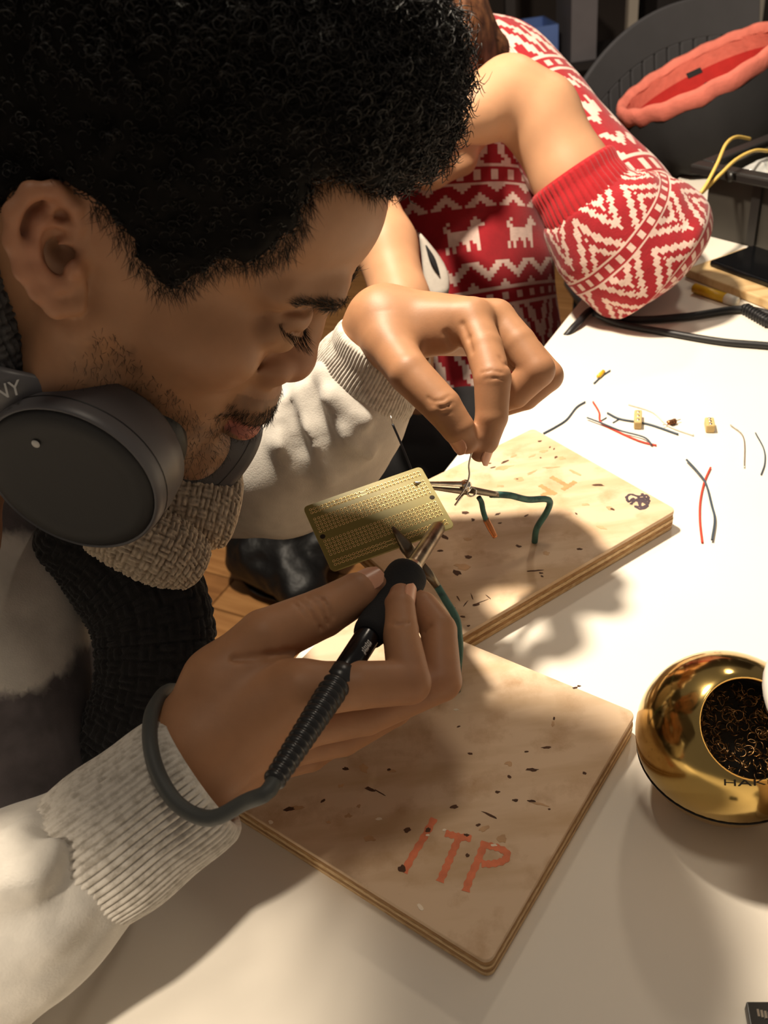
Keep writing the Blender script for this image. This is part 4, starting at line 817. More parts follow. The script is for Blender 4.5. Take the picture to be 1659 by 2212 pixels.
knit_tube('beige_scarf_fold', [px(290, 1060, 0.545), px(385, 1075, 0.545), px(462, 1092, 0.55), px(516, 1104, 0.555)], [0.016, 0.026, 0.028, 0.022], [0.018, 0.020, 0.020, 0.016], 0.0029, 0.0022, BEI, BED, scarf)
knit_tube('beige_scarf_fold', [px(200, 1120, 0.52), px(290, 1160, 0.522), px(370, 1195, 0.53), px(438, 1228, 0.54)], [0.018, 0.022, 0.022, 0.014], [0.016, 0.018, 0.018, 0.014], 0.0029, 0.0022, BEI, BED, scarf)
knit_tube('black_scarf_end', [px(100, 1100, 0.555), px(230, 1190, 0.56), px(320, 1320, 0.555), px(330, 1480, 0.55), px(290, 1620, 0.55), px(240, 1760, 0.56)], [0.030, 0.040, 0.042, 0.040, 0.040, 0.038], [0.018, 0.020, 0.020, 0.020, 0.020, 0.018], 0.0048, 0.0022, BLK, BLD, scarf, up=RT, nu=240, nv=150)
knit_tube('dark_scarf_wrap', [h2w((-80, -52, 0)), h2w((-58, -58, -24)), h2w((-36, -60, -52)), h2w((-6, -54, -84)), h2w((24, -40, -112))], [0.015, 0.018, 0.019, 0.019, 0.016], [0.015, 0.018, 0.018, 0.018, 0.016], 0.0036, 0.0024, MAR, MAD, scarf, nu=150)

# ------------------------------------------------------------------ headphones
M_hp = mat('headphone_shell', lin(86, 84, 86), 0.40, var=(20, 0.06), spec=0.4); M_hpd = mat('headphone_panel', lin(30, 29, 29), 0.6, var=(20, 0.06), bump=(1500, 0.2, 0.0003)); M_cush = mat('cushion_leather', lin(18, 17, 17), 0.5, var=(30, 0.1), bump=(200, 0.2, 0.0006)); M_hpl = mat('headphone_mark', lin(176, 174, 170), 0.4, var=(50, 0.05))
hp = empty('headphones', px(200, 1000, 0.42), 'dark grey over-ear headphones resting round the neck of person soldering', 'headphones')
def ear_cup(c, N, e1, a, b, parent, dome=0.004):
    N = norm(N); e1 = norm(e1 - N*(np.asarray(e1)@N)); e2 = np.cross(N, e1); t = np.linspace(0, 2*math.pi, 64, endpoint=False)
    def ring(h, k, off=(0, 0)): return c + N*h + (a*k*np.cos(t))[:, None]*e1 + (b*k*np.sin(t))[:, None]*e2 + e1*off[0] + e2*off[1]
    cup_ = MB().loft([ring(-0.024, 0.80), ring(-0.0235, 0.9), ring(-0.018, 0.98), ring(-0.006, 1.0), ring(0.004, 0.995), ring(0.010, 0.985), ring(0.0135, 0.965), ring(0.0145, 0.940), ring(0.0135, 0.930)], True).build('ear_cup', M_hp, parent)
    MB().loft([ring(0.0125, 0.932), ring(0.0138, 0.925), ring(0.0152, 0.88), ring(0.0164, 0.74), ring(0.0156, 0.66, (0.002, 0)), ring(0.0148, 0.5, (0.003, 0)), ring(0.0142, 0.2, (0.003, 0)), ring(0.0142, 0.01, (0.003, 0))], True).build('touch_panel', M_hpd, cup_)
    pr = []
    for al in np.linspace(0, 2*math.pi, 17): pr.append(ring(-0.034 + 0.0095*math.sin(al), 0.70 + 0.16*math.cos(al)))
    MB().loft(pr, False).build('cushion', M_cush, cup_)
    MB().loft([ring(0.0055, 1.0015), ring(0.0058, 1.0015), ring(0.0060, 0.996)], False).build('seam', M_cush, cup_)
    return cup_, N, e1, e2
N1 = -FW*0.77 - RT*0.20 - UP*0.58
c1_, N1, e1_, e2_ = ear_cup(px(180, 1006, 0.432), N1, RT*0.97 - UP*0.16, 0.0465, 0.0425, hp)
def on_cup(x, y, h):   # point on the near cup's outer plane at height h
    r = ray(x, y); o = px(180, 1006, 0.432) + N1*h; return CAM + r*(((o - CAM)@N1)/(r@N1))
mk = on_cup(76, 960, 0.0166); MB().lathe([(0.0, 0.0003), (0.0019, 0.0003), (0.0021, 0.0)], mk - N1*0.0004, N1, 20).build('touch_mark', M_hpl, c1_)
# yoke arm along the upper edge of the cup, running back to the headband
yp = [px(296, 912, 0.424), px(240, 882, 0.419), px(170, 862, 0.416), px(90, 852, 0.413), px(20, 850, 0.412), px(-70, 830, 0.42), px(-150, 800, 0.44)]
MB().tube(yp, [0.005, 0.0068, 0.0085, 0.0110, 0.0150, 0.017, 0.015], 16, 50, flat=0.42, up=N1).build('yoke_arm', M_hp, hp)
MB().tube([px(296, 896, 0.4195), px(300, 926, 0.420)], 0.0011, 6).build('hinge_gap', M_cush, hp)
tv, tf = text_mesh('SONY', 0.0098, 0.0002)
sp0 = px(-12, 852, 0.4012); sxv = norm(px(40, 838, 0.4055) - px(-50, 862, 0.4065)); syv = norm(np.cross(-FW, sxv))
mesh_obj('lettering', np.array([sp0 + sxv*v[0] + syv*v[1] - FW*v[2] for v in tv]), tf, M_hpl, hp, False)
cf = px(452, 962, 0.552); ear_cup(cf, RT*0.62 + FW*0.62 - UP*0.48, RT*0.5 + UP*0.6, 0.036, 0.033, hp)
hb = [px(-150, 800, 0.44), px(-330, 760, 0.52), h2w((-150, 30, -120)), h2w((-120, 75, -115)), px(300, 830, 0.62), px(400, 900, 0.60)]
MB().tube(hb, [0.011, 0.013, 0.013, 0.012, 0.010, 0.008], 14, 60, flat=0.5).build('headband', M_hp, hp)
# ================================================================== second person, patterned red sweater
M_knitr = mat('fair_isle_knit', (0.5, 0.05, 0.05), 0.92, attr='Col', var=(120, 0.08), bump=(500, 0.5, 0.0012), sheen=0.15)
M_skin2 = mat('pale_skin', lin(188, 142, 108), 0.5, attr='Col', var=(40, 0.05), bump=(500, 0.1, 0.0005), sss=0.15, spec=0.35)
M_redrib = mat('red_rib_knit', lin(164, 18, 28), 0.92, var=(120, 0.1), bump=(500, 0.4, 0.001), sheen=0.15)
RED, WHT = np.array(lin(150, 18, 30)), np.array(lin(212, 184, 172)); RED2 = np.array(lin(160, 24, 36))
DOG = ["..X..........", ".XXX......X..", "XXXX.......X.", "..XXX.....XX.", "..XXXXXXXXX..", "..XXXXXXXXX..", "..XXXXXXXXX..", "..XX.XX.XXX..", "..X..X...X.X.", "..X..X...X.X."]
def pat_zig(i, r, per=24):
    k = abs((i % per) - per/2); d = abs(r - 1.0 - 2.05*k)*0.44 + (0.35 if (i + r) % 2 else -0.15)
    return 2.3 < d < 4.5 or 6.5 < d < 8.6
def pat_sleeve(i, j):
    r = j % 34
    if r in (0, 7): return 1
    if r < 7: return 1 if (2 <= r <= 5 and i % 5 < 2) else 0
    return 1 if pat_zig(i + 13*((j//34) % 2), r - 7) else 0
def pat_torso(i, j):
    r = j % 74
    if r < 28: return 1 if pat_zig(i, r) else 0
    if r in (28, 35): return 1
    if r < 35: return 1 if (30 <= r <= 33 and i % 5 < 2) else 0
    if r < 44: return 1 if (abs((i % 10) - 5) + (r - 36)) % 8 < 2.4 else 0
    if r < 60:
        rr = r - 47; ii = i % 19
        return 1 if (0 <= rr < 10 and 2 <= ii < 15 and DOG[rr][ii - 2] == 'X') else 0
    if r < 68: return 1 if (abs((i % 10) - 5) + (68 - r)) % 8 < 2.4 else 0
    return 1 if (r in (68, 73) or (70 <= r <= 71 and i % 5 < 2)) else 0
def knit_loft(name, pts, rx, ry, nu, nv, pat, parent, up, shade=1.0, fold=0.0, seed=1, dome=False, j0=0):
    P = spline(np.hstack([np.asarray(pts), np.asarray(rx, float)[:, None], np.asarray(ry, float)[:, None]]), nu + 1); C = P[:, :3]; T_, X, Y = frames(C, up)
    a = np.linspace(0, 2*math.pi, nv, endpoint=False); rings = []
    for i in range(nu + 1):
        f = 1.0
        if dome: q = max(0, (i/nu - 0.74)/0.26); f = math.sqrt(max(0.0004, 1 - q*q))
        w_ = 1 + fold*vnoise(np.stack([np.cos(a)*2.2, np.sin(a)*2.2, np.full(nv, i*2.6/nu*3)], 1), 1.0, seed)
        rings.append(C[i] + f*(P[i, 3]*w_*np.cos(a))[:, None]*X[i] + f*(P[i, 4]*w_*np.sin(a))[:, None]*Y[i])
    idx = np.arange((nu + 1)*nv).reshape(nu + 1, nv); F = np.stack([idx[:-1], np.roll(idx, -1, 1)[:-1], np.roll(idx, -1, 1)[1:], idx[1:]], -1).reshape(-1, 4)
    fc = np.array([[WHT if pat(i, j + j0) else RED for i in range(nv)] for j in range(nu)]).reshape(-1, 3)
    return mesh_obj(name, np.array(rings).reshape(-1, 3), F, M_knitr, parent, True, fcolors=fc)
p2 = empty('person', (0.18, 1.45, 0.0), 'person in red and white patterned sweater resting one elbow on table', 'person')
# sleeve over the propped elbow: cuff -> elbow, then upper arm back to the shoulder
sl = [px(1262, 424, 0.945), px(1292, 466, 0.952), px(1355, 520, 0.965), px(1418, 564, 0.975), px(1456, 602, 0.982)]
sleeve = knit_loft('sweater_sleeve', sl, [0.051, 0.066, 0.077, 0.079, 0.074], [0.051, 0.066, 0.075, 0.076, 0.072], 74, 144, pat_sleeve, p2, UP, fold=0.05, seed=4, dome=True, j0=10)
cuff('ribbed_cuff', [px(1232, 372, 0.940), px(1246, 396, 0.942), px(1262, 422, 0.944), px(1280, 450, 0.948)], [0.0475, 0.0480, 0.0500, 0.0535], 44, 0.0012, sleeve, up=UP, m=M_redrib)
ua = [px(1425, 555, 1.01), px(1375, 492, 1.05), px(1272, 372, 1.10), px(1170, 262, 1.15), px(1082, 165, 1.19), px(1015, 125, 1.22)]
knit_loft('upper_sleeve', ua, [0.030, 0.064, 0.066, 0.068, 0.070, 0.06], [0.030, 0.062, 0.066, 0.068, 0.072, 0.06], 84, 104, pat_torso, p2, UP, fold=0.04, seed=7, j0=14)
to = [px(1000, 95, 1.24), px(1000, 175, 1.23), px(985, 300, 1.22), px(985, 450, 1.23), px(1000, 600, 1.24), px(1020, 740, 1.26), px(1030, 860, 1.30)]
knit_loft('sweater_body', to, [0.045, 0.090, 0.122, 0.130, 0.128, 0.130, 0.130], [0.045, 0.095, 0.125, 0.130, 0.130, 0.135, 0.13], 136, 182, pat_torso, p2, RT, fold=0.045, seed=9, j0=46)
# skin: propped forearm and hand, hanging forearm, head
B = SDF((-330, -260, -370), (330, 240, 330), 3.0); bo = px(1030, 330, 0.98); bm = lambda *q: (px(*q) - bo)*1000
B.chain([bm(1345, 500, .965), bm(1238, 385, .946), bm(1165, 250, .942), bm(1100, 205, .935), bm(1045, 235, .925)], [40, 41, 41, 37, 34], k=14)
B.chain([bm(1045, 235, .925), bm(985, 262, .915)], [30, 24], k=14)
for k, (dx, dy) in enumerate(((-15, -40), (-5, -12), (0, 14), (8, 38))): B.chain([bm(1000 + dx*.5, 250 + dy, .918), bm(935 + dx, 262 + dy*1.2, .925), bm(890 + dx, 250 + dy*1.3, .945)], [11, 10, 8], k=5)
B.chain([bm(775, 400, .985), bm(832, 530, .962), bm(866, 650, .94), bm(882, 735, .935)], [33, 34, 30, 27], k=12)
B.chain([bm(882, 735, .935), bm(890, 800, .94)], [26, 24], k=10)
for k, dx in enumerate((-34, -12, 10, 30)): B.chain([bm(890 + dx*0.6, 805, .938), bm(894 + dx, 850, .945), bm(896 + dx, 885 - abs(dx)*0.3, .965)], [11, 9.5, 8], k=4)
B.chain([bm(862, 770, .935), bm(840, 812, .93), bm(846, 846, .935)], [12, 10, 8], k=6)
BV, BF = B.mesh(); BV = smooth_mesh(BV, BF, 2, 0.5)*0.001 + bo
C2h = px(935, 185, 1.05); f2 = norm(px(890, 268, 0.93) - C2h); u2 = norm(np.array([0, 0, 1.]) - f2*f2[2]); M2 = np.stack([f2, np.cross(u2, f2), u2], 1)
def h2w2(P): return C2h + (np.asarray(P, float)*0.00092)@M2.T
PALE = np.array(lin(188, 142, 108)); hc2 = np.tile(PALE, (len(HV), 1)); x, y, z = HV.T
lp = ((np.abs(z + 54) < 11 - 0.016*y**2) & (np.abs(y) < 22) & (x > 90)); hc2[lp] = lin(168, 92, 84)
body2 = mesh_obj('body', np.vstack([BV, h2w2(HV)]), np.vstack([BF, HF + len(BV)]), M_skin2, p2, True, colors=np.vstack([np.tile(PALE, (len(BV), 1)), hc2]))
M_brown = mat('brown_hair', lin(104, 66, 40), 0.5, noise=(60, lin(66, 38, 22), 0.4, 0.6), spec=0.4)
Hh = SDF((-130, -125, -60), (125, 125, 170), 3.0)
Hh.ell((-8, 0, 42), (106, 84, 99), k=6); Hh.ell((44, 0, 60), (60, 66, 53), k=10); P = Hh.coords()
dp = seg_poly(P[..., 0], P[..., 2], HAIRLINE); Hh.D = np.maximum(Hh.D, dp)
bun = ((px(1046, 112, 1.04) - C2h)@M2)/0.00092; Hh.ell(bun, (32, 32, 32), k=14)
Hh.D += (1.8*vnoise(P*np.array([.35, 1, .35]), 6, 3)).astype(np.float32)
BHV, BHF = Hh.mesh(); hair2 = mesh_obj('hair', h2w2(BHV), BHF, M_brown, p2)
knit_loft('upper_sleeve', [px(905, 190, 1.20), px(850, 250, 1.14), px(805, 330, 1.06), px(778, 402, 0.99)], [0.066, 0.066, 0.060, 0.046], [0.066, 0.066, 0.060, 0.046], 60, 104, pat_torso, p2, UP, fold=0.04, seed=12, j0=20)
st = []
for k in range(420):                                                     # loose strands over the bun
    an = rng.uniform(-2.4, 1.0); q0 = px(1040 + rng.normal()*16, 108 + rng.normal()*16, 1.02 + rng.normal()*0.006); d_ = RT*math.cos(an) + UP*math.sin(an); L_ = rng.uniform(0.015, 0.035); t = np.linspace(0, 1, 6)[:, None]
    st.append(q0 + d_*L_*t + (np.cross(d_, FW))*L_*0.5*rng.uniform(-1, 1)*t*t + FW*0.035*t*t)
V, F = tubes_mesh(np.array(st), np.array([.0004, .0004, .00035, .0003, .0002, .0001]), 3); o = mesh_obj('hair_strand', V, F, M_brown, hair2); o['kind'] = 'stuff'
M_pants = mat('black_trousers', lin(20, 19, 21), 0.9, var=(20, 0.2), bump=(300, 0.3, 0.001))
Lg = SDF((-420, -420, -420), (420, 420, 420), 8); lo_ = np.array([0.1, 1.15, 0.42]); lm = lambda p: (np.asarray(p) - lo_)*1000
hipc = px(1030, 860, 1.30); kn = px(880, 985, 1.06); kn2 = px(1010, 900, 1.14)
Lg.cap(lm(hipc), lm(hipc + np.array([0, 0.02, -0.10])), 125, 120, k=30); Lg.cap(lm(hipc + np.array([-0.06, 0, -0.06])), lm(kn), 82, 66, k=30); Lg.cap(lm(kn), lm((kn[0] - 0.02, kn[1] + 0.06, 0.06)), 60, 45, k=15)
Lg.cap(lm(hipc + np.array([0.08, 0, -0.06])), lm(kn2 - np.array([0, 0, 0.03])), 80, 64, k=30); Lg.cap(lm(kn2 - np.array([0, 0, 0.03])), lm((kn2[0], kn2[1] + 0.08, 0.06)), 58, 45, k=15)
LV2, LF2 = Lg.mesh(); mesh_obj('trousers', LV2*0.001 + lo_, LF2, M_pants, p2)
for kx in (kn, kn2): MB().loft([np.array([kx[0], kx[1] + 0.02, 0]) + np.array([[0.045*s*math.cos(t), 0.11*s*math.sin(t) , h] for t in np.linspace(0, 6.28, 16, endpoint=False)]) for h, s in ((0.001, 1), (0.02, 1), (0.05, 0.85), (0.085, 0.5))]).build('shoe', M_pants, p2)
# white cloth tag with a dark slit on the sweater hem
M_wcloth = mat('white_cloth', lin(180, 172, 162), 0.9, var=(60, 0.08), bump=(300, 0.4, 0.001))
wt = []
for t in np.linspace(0, 1, 11):
    c = px(908 + 40*t + 8*math.sin(t*3), 508 + 134*t, 1.045 + 0.006*t); w_ = 0.0015 + 0.017*math.sin(t*2.6)**0.8*(0.45 + 0.55*t); wt.append([c + (RT*0.95 + UP*0.3)*w_*math.cos(q) - FW*0.006*math.sin(q) for q in np.linspace(0, 6.28, 16, endpoint=False)])
tg = MB().loft(wt).build('white_tag', M_wcloth, p2)
MB().tube([px(920, 530, 1.039), px(932, 556, 1.038), px(940, 574, 1.038), px(949, 594, 1.040)], [0.0008, 0.0034, 0.003, 0.0008], 8, 14, flat=0.8, up=FW).build('slit', M_pants, tg)

# ================================================================== far end of the table
# grey chair with slotted back
M_chair = mat('grey_chair_plastic', lin(68, 67, 70), 0.5, var=(20, 0.05), bump=(300, 0.15, 0.0006))
ch0 = px(1430, 168, 1.80); cx_ = norm(np.array([1.0, 0.45, 0])); cy_ = norm(np.array([-0.45, 1.0, -0.16])); cz_ = np.cross(cx_, cy_)
chair = empty('chair', (ch0[0], ch0[1] + 0.1, 0), 'grey plastic chair with slotted curved back beyond the table', 'chair')
def cp(x, z): return ch0 + cx_*x + cz_*z + cy_*(-0.7*x*x)
def topz(x): return 0.125 - 1.0*x*x + 0.16*x
def panel(x0, x1, za, zb, name, nx=10):
    xs = np.linspace(x0, x1, nx); f = []; 
    for x_ in xs: f.append([cp(x_, za(x_)), cp(x_, zb(x_)), cp(x_, zb(x_)) + cy_*0.012, cp(x_, za(x_)) + cy_*0.012])
    o = MB().loft(f).build(name, M_chair, chair, False); bevel(o, 0.003, 2); return o
panel(-0.235, 0.235, lambda x: topz(x) - 0.075, topz, 'top_rail', 24)
panel(-0.235, 0.235, lambda x: -0.22, lambda x: -0.10, 'lower_back', 24)
ns = 13; xs_ = np.linspace(-0.22, 0.22, ns + 1)
for i in range(ns): panel(xs_[i] + (0.0022 if i else -0.015), xs_[i+1] - (0.0022 if i < ns - 1 else -0.015), lambda x: -0.105, lambda x: topz(x) - 0.073, 'slat', 3)
o = MB().box(ch0 + np.array([0, -0.24, -0.40]), (0.21, 0, 0), (0, 0.21, 0), (0, 0, 0.012)).build('seat', M_chair, chair, False); bevel(o, 0.008, 2)
for sx in (-1, 1):
    MB().tube([cp(sx*0.19, -0.15) + cy_*0.006, ch0 + np.array([sx*0.19, -0.03, -0.40])], 0.012, 10).build('back_post', M_chair, chair)
    for sy in (-0.42, -0.06): MB().tube([ch0 + np.array([sx*0.18, sy, -0.40]), np.array([ch0[0] + sx*0.20, ch0[1] + sy + 0.0, 0.001])], 0.012, 10).build('leg', M_tleg, chair)
# black hat-like bag with salmon lining
M_salmon = mat('salmon_lining', lin(200, 108, 92), 0.85, var=(60, 0.1), bump=(120, 0.5, 0.002)); M_coral = mat('coral_red_lining', lin(172, 38, 34), 0.85, var=(60, 0.1)); M_bagk = mat('black_bag_cloth', lin(22, 21, 22), 0.85, var=(20, 0.2), bump=(200, 0.3, 0.001))
bo_ = px(1512, 152, 1.36); Am = norm(-RT*0.85 - UP*0.54); Bm = norm((RT*-0.54 + UP*0.85)*0.46 + FW*0.89); Nm = norm(np.cross(Am, Bm)); 
if Nm@UP < 0: Nm = -Nm
bag = empty('cloth_bag', bo_ - np.array([0, 0, 0.22]), 'black cloth bag with salmon lined opening in front of grey chair', 'bag')
tb = np.linspace(0, 2*math.pi, 72, endpoint=False)
def bring(r, h, rf=0.0, sh=(0, 0)): return bo_ + Nm*h + ((0.128*r + rf*np.sin(tb*9 + 1)*0.5 + rf*np.sin(tb*23))[:, None]*np.cos(tb)[:, None])*Am + ((0.125*r + rf*np.cos(tb*13))[:, None]*np.sin(tb)[:, None])*Bm + (Nm*1.0)*(rf*1.2*np.sin(tb*17 + 2))[:, None] + RT*sh[0] - UP*sh[1]
MB().loft([bring(1.0, -0.022, .0012), bring(1.05, -0.016, .002), bring(1.06, 0.0, .0015), bring(1.02, 0.008, .001), bring(0.96, 0.006, .001), bring(0.93, -0.004, .001)], False).build('salmon_rim', M_salmon, bag)
MB().loft([bring(0.935, -0.002), bring(0.935, -0.026)], False).build('lining', M_salmon, bag)
MB().loft([bring(0.935, -0.026), bring(0.92, -0.05)], False).build('coral_lining', M_coral, bag)
MB().loft([bring(0.92, -0.05), bring(0.87, -0.08), bring(0.6, -0.095), bring(0.01, -0.1)], False).build('lining', M_salmon, bag)
MB().loft([bring(1.03, -0.016), bring(1.09, -0.035, 0, (.004, .002)), bring(1.10, -0.065, .002, (.008, .006)), bring(1.0, -0.095, .003, (.012, .01)), bring(0.7, -0.118, 0, (.014, .012)), bring(0.01, -0.125, 0, (.014, .012))], False).build('bag_body', M_bagk, bag)
MB().tube([px(1524, 182, 1.27), px(1534, 198, 1.265), px(1536, 215, 1.27)], [0.004, 0.005, 0.004], 8, 10).build('toggle', M_bagk, bag)
MB().box(px(1500, 158, 1.37), RT*0.011 + UP*0.005, UP*0.004 - RT*0.002, FW*0.001).build('label_patch', M_bagk, bag, False)

# black parts box with lid flap and its contents
M_boxk = mat('black_box_plastic', lin(34, 32, 31), 0.4, var=(20, 0.1)); M_boxf = mat('olive_black_plastic', lin(52, 49, 44), 0.5, var=(20, 0.1))
g0_ = onz(1518, 508); gx = norm(onz(1659, 544) - onz(1526, 510)); gy = np.array([-gx[1], gx[0], 0]); gz = np.array([0, 0, 1.])
pbox = empty('parts_box', g0_ + gx*0.14 + gy*0.09, 'open black plastic parts box full of wires on the far table', 'box')
bw, bd, bh = 0.28, 0.17, 0.085
def bp(x, y, z): return g0_ + gx*x + gy*y + gz*z
o = MB().box(bp(bw/2, 0.003, bh/2 + .001), gx*bw/2, gy*0.003, gz*bh/2).build('front_wall', M_boxf, pbox, False); bevel(o, 0.002)
for x_ in (0.003, bw - 0.003): bevel(MB().box(bp(x_, bd/2, bh/2 + .001), gx*0.003, gy*(bd/2 - .006), gz*bh/2).build('side_wall', M_boxf, pbox, False), 0.001)
bevel(MB().box(bp(bw/2, bd - 0.003, bh/2 + .001), gx*bw/2, gy*0.003, gz*bh/2).build('back_wall', M_boxf, pbox, False), 0.001)
MB().box(bp(bw/2, bd/2, 0.004), gx*(bw/2 - .006), gy*(bd/2 - .006), gz*0.003).build('bottom', M_boxf, pbox, False)
for c, ax_, hx in ((bp(bw/2, -0.008, bh + .004), gx, bw/2 + .018), (bp(bw/2, bd + 0.008, bh + .004), gx, bw/2 + .018)): bevel(MB().box(c, ax_*hx, gy*0.011, gz*0.006).build('rim', M_boxk, pbox, False), 0.003)
for x_ in (-0.008, bw + 0.008): bevel(MB().box(bp(x_, bd/2, bh + .004), gx*0.010, gy*(bd/2 - .004), gz*0.006).build('rim', M_boxk, pbox, False), 0.003)
for x_ in (0.045, 0.13): MB().tube([bp(x_, -0.0195, bh + 0.004), bp(x_, -0.0215, bh + 0.004)], 0.006, 14).build('rim_boss', M_boxk, pbox)
bevel(MB().box(bp(bw/2, bd + 0.075, bh + 0.035), gx*(bw/2 + .02), gy*0.065 + gz*0.028, gz*0.003).build('lid_flap', M_boxk, pbox, False), 0.003)
MB().box(bp(0.075, -0.002, bh/2), gx*0.006, gy*0.003, gz*(bh/2 - .004)).build('front_rib', M_boxk, pbox, False)
M_clear = mat('crumpled_clear_plastic', lin(232, 232, 228), 0.15, var=(30, 0.1), trans=0.5, bump=(60, 0.8, 0.003))
for k, (x_, y_, s_) in enumerate(((0.05, 0.05, 0.034), (0.10, 0.09, 0.04), (0.16, 0.06, 0.036))):
    D_ = SDF((-60,)*3, (60,)*3, 3.5); D_.ell((0, 0, 0), (s_*1000, s_*800, s_*620), k=2); P = D_.coords(); D_.D += (7*np.abs(vnoise(P, 16, 40 + k)) + 4*np.abs(vnoise(P, 8, 50 + k)) - 3).astype(np.float32)
    v_, f_ = D_.mesh(); o = mesh_obj('plastic_bag', v_*0.001 + bp(x_, y_, bh - 0.012), f_, M_clear, None, False)
    tagp(o, ('crumpled clear plastic bag in left corner of parts box', 'crumpled clear plastic bag in the middle of parts box', 'crumpled clear plastic bag furthest right in parts box')[k], 'plastic bag', 'plastic bags in the parts box')
M_yel = mat('yellow_insulation', lin(222, 186, 96), 0.45, var=(40, 0.08))
tagp(MB().tube([px(1659, 326, 1.10), px(1628, 326, 1.085), px(1590, 345, 1.07), px(1555, 378, 1.055), px(1514, 418, 1.04), px(1528, 395, 1.04), px(1550, 352, 1.06), px(1568, 312, 1.085), px(1590, 296, 1.11), px(1620, 300, 1.14)], 0.0022, 8, 90).build('yellow_wire', M_yel), 'yellow wire loop hanging over the front of parts box', 'wire')
M_white = mat('white_nylon', lin(226, 222, 208), 0.5, var=(40, 0.05))
cn = MB().box(bp(0.155, 0.03, bh + 0.006), gx*0.009, gy*0.007, gz*0.014).build('connector', M_white, None, False); bevel(cn, 0.0015); tagp(cn, 'small white connector block lying in the parts box', 'connector')

# black tablet on a wooden tray, yellow marker, cables
M_wood = mat('pale_wood', lin(206, 176, 128), 0.5, wave=((20, 90, 20), lin(176, 140, 92), 0.4, 0.7)); M_tab = mat('black_glass', lin(12, 13, 15), 0.12, var=(10, 0.1)); M_ylw = mat('yellow_plastic', lin(226, 178, 40), 0.35, var=(20, 0.1)); M_wire_k = mat('black_rubber_cable', lin(26, 26, 28), 0.45, var=(20, 0.15))
ta = onz(1500, 572, ZT + .012); td = norm(onz(1659, 634, ZT + .012) - onz(1526, 584, ZT + .012)); tn = np.array([-td[1], td[0], 0])
tr = MB().box(ta + td*0.13 + tn*0.035 - gz*0.006, td*0.13, tn*0.05, gz*0.0055).build('wooden_tray', M_wood, None, False); bevel(tr, 0.002); tagp(tr, 'pale wooden tray lying under the black tablet', 'tray')
tab = empty('tablet', ta + td*0.13 + tn*0.045, 'black glass tablet lying on wooden tray beside the red sleeve', 'tablet')
o = MB().box(ta + td*0.13 + tn*0.045 + gz*0.0038, td*0.115, tn*0.036, gz*0.0035).build('case', M_tab, tab, False); bevel(o, 0.002, 3)
MB().box(ta + td*0.13 + tn*0.045 + gz*0.0074, td*0.110, tn*0.032, gz*0.0002).build('screen', M_tab, tab, False)
mk0, mk1 = onz(1500, 622, ZT + .006), onz(1592, 652, ZT + .006)
mkr = empty('marker_pen', mk0, 'yellow marker pen lying between red elbow and the tablet', 'marker')
MB().tube([mk0, mk0*0.25 + mk1*0.75], 0.0056, 14).build('barrel', M_ylw, mkr); MB().tube([mk0*0.25 + mk1*0.75, mk1], [0.0059, 0.0052], 14).build('cap', M_white, mkr)
def tz(x, y, z=0.004): return onz(x, y, ZT + z)
c_a = MB().tube([onz(1215, 775, ZT - 0.06) + np.array([-0.05, 0.02, 0]), onz(1226, 738, ZT - 0.012) - np.array([0.012, 0, 0]), tz(1246, 700, .006), tz(1285, 668, .006), tz(1360, 690, .005), tz(1480, 684, .005), tz(1600, 668, .005), tz(1680, 684, .005), tz(1800, 720, .005), tz(1980, 730, .005)], 0.0042, 10, 90).build('power_cable', M_wire_k); tagp(c_a, 'thick black cable dropping over table edge below the red elbow', 'cable')
c_b = MB().tube([tz(1282, 676, .012), tz(1340, 700, .004), tz(1440, 718, .004), tz(1560, 738, .004), tz(1700, 752, .004), tz(1850, 790, .004), tz(2050, 800, .004)], 0.0038, 10, 60).build('power_cable', M_wire_k); tagp(c_b, 'thick black cable running along table nearest to the loose wires', 'cable')
cst = MB()
for k in range(9): c = tz(1612 + 6*k, 668 + 3.4*k, .006); cst.tube([c - td*0.001, c + td*0.001], 0.0068, 10)
tagp(cst.tube([tz(1606, 665, .006), tz(1668, 700, .006)], 0.005, 10).build('cable_strain_relief', M_wire_k), 'ribbed black strain relief at right end of cables', 'cable end')

# loose wires and components on the table
def wire(name, pts, r, m, label, z=0.0012, group=None): tagp(MB().tube([tz(x, y, z) for x, y in pts], r, 8, 14*len(pts)).build(name, m), label, 'wire', group)
wire('red_wire', [(1535, 1010), (1522, 1040), (1513, 1082), (1512, 1125), (1517, 1172)], 0.0009, M_red, 'red wire of the crossed pair right of far board')
wire('black_wire', [(1483, 993), (1508, 1020), (1525, 1045), (1537, 1090), (1544, 1122), (1538, 1166)], 0.0009, M_grey, 'dark grey wire of the crossed pair right of far board', 0.0028)
wire('black_wire', [(1174, 936), (1200, 922), (1224, 906), (1245, 880), (1264, 868)], 0.0009, M_grey, 'dark grey wire touching the far corner of far board')
wire('red_wire', [(1281, 868), (1294, 890), (1298, 912), (1330, 930), (1380, 952), (1418, 962)], 0.0009, M_red, 'bent red wire on table behind the far board')
wire('black_wire', [(1268, 902), (1300, 914), (1340, 930), (1390, 944), (1408, 960)], 0.0008, M_grey, 'dark grey wire running beside bent red wire', 0.0028)
wire('black_wire', [(1312, 892), (1340, 905), (1400, 916), (1465, 938)], 0.0010, M_grey, 'dark grey wire passing under the tan terminal block')
wire('white_wire', [(1358, 873), (1410, 890), (1445, 920), (1498, 940)], 0.0009, M_white, 'cream wire beside the tan terminal block')
wire('thin_wire', [(1578, 918), (1606, 945), (1608, 1010)], 0.0006, M_solder, 'thin silver wire near the right edge of table')
wire('thin_wire', [(1632, 935), (1650, 970), (1652, 1000), (1644, 1025)], 0.0006, M_grey, 'thin grey wire furthest right on the table')
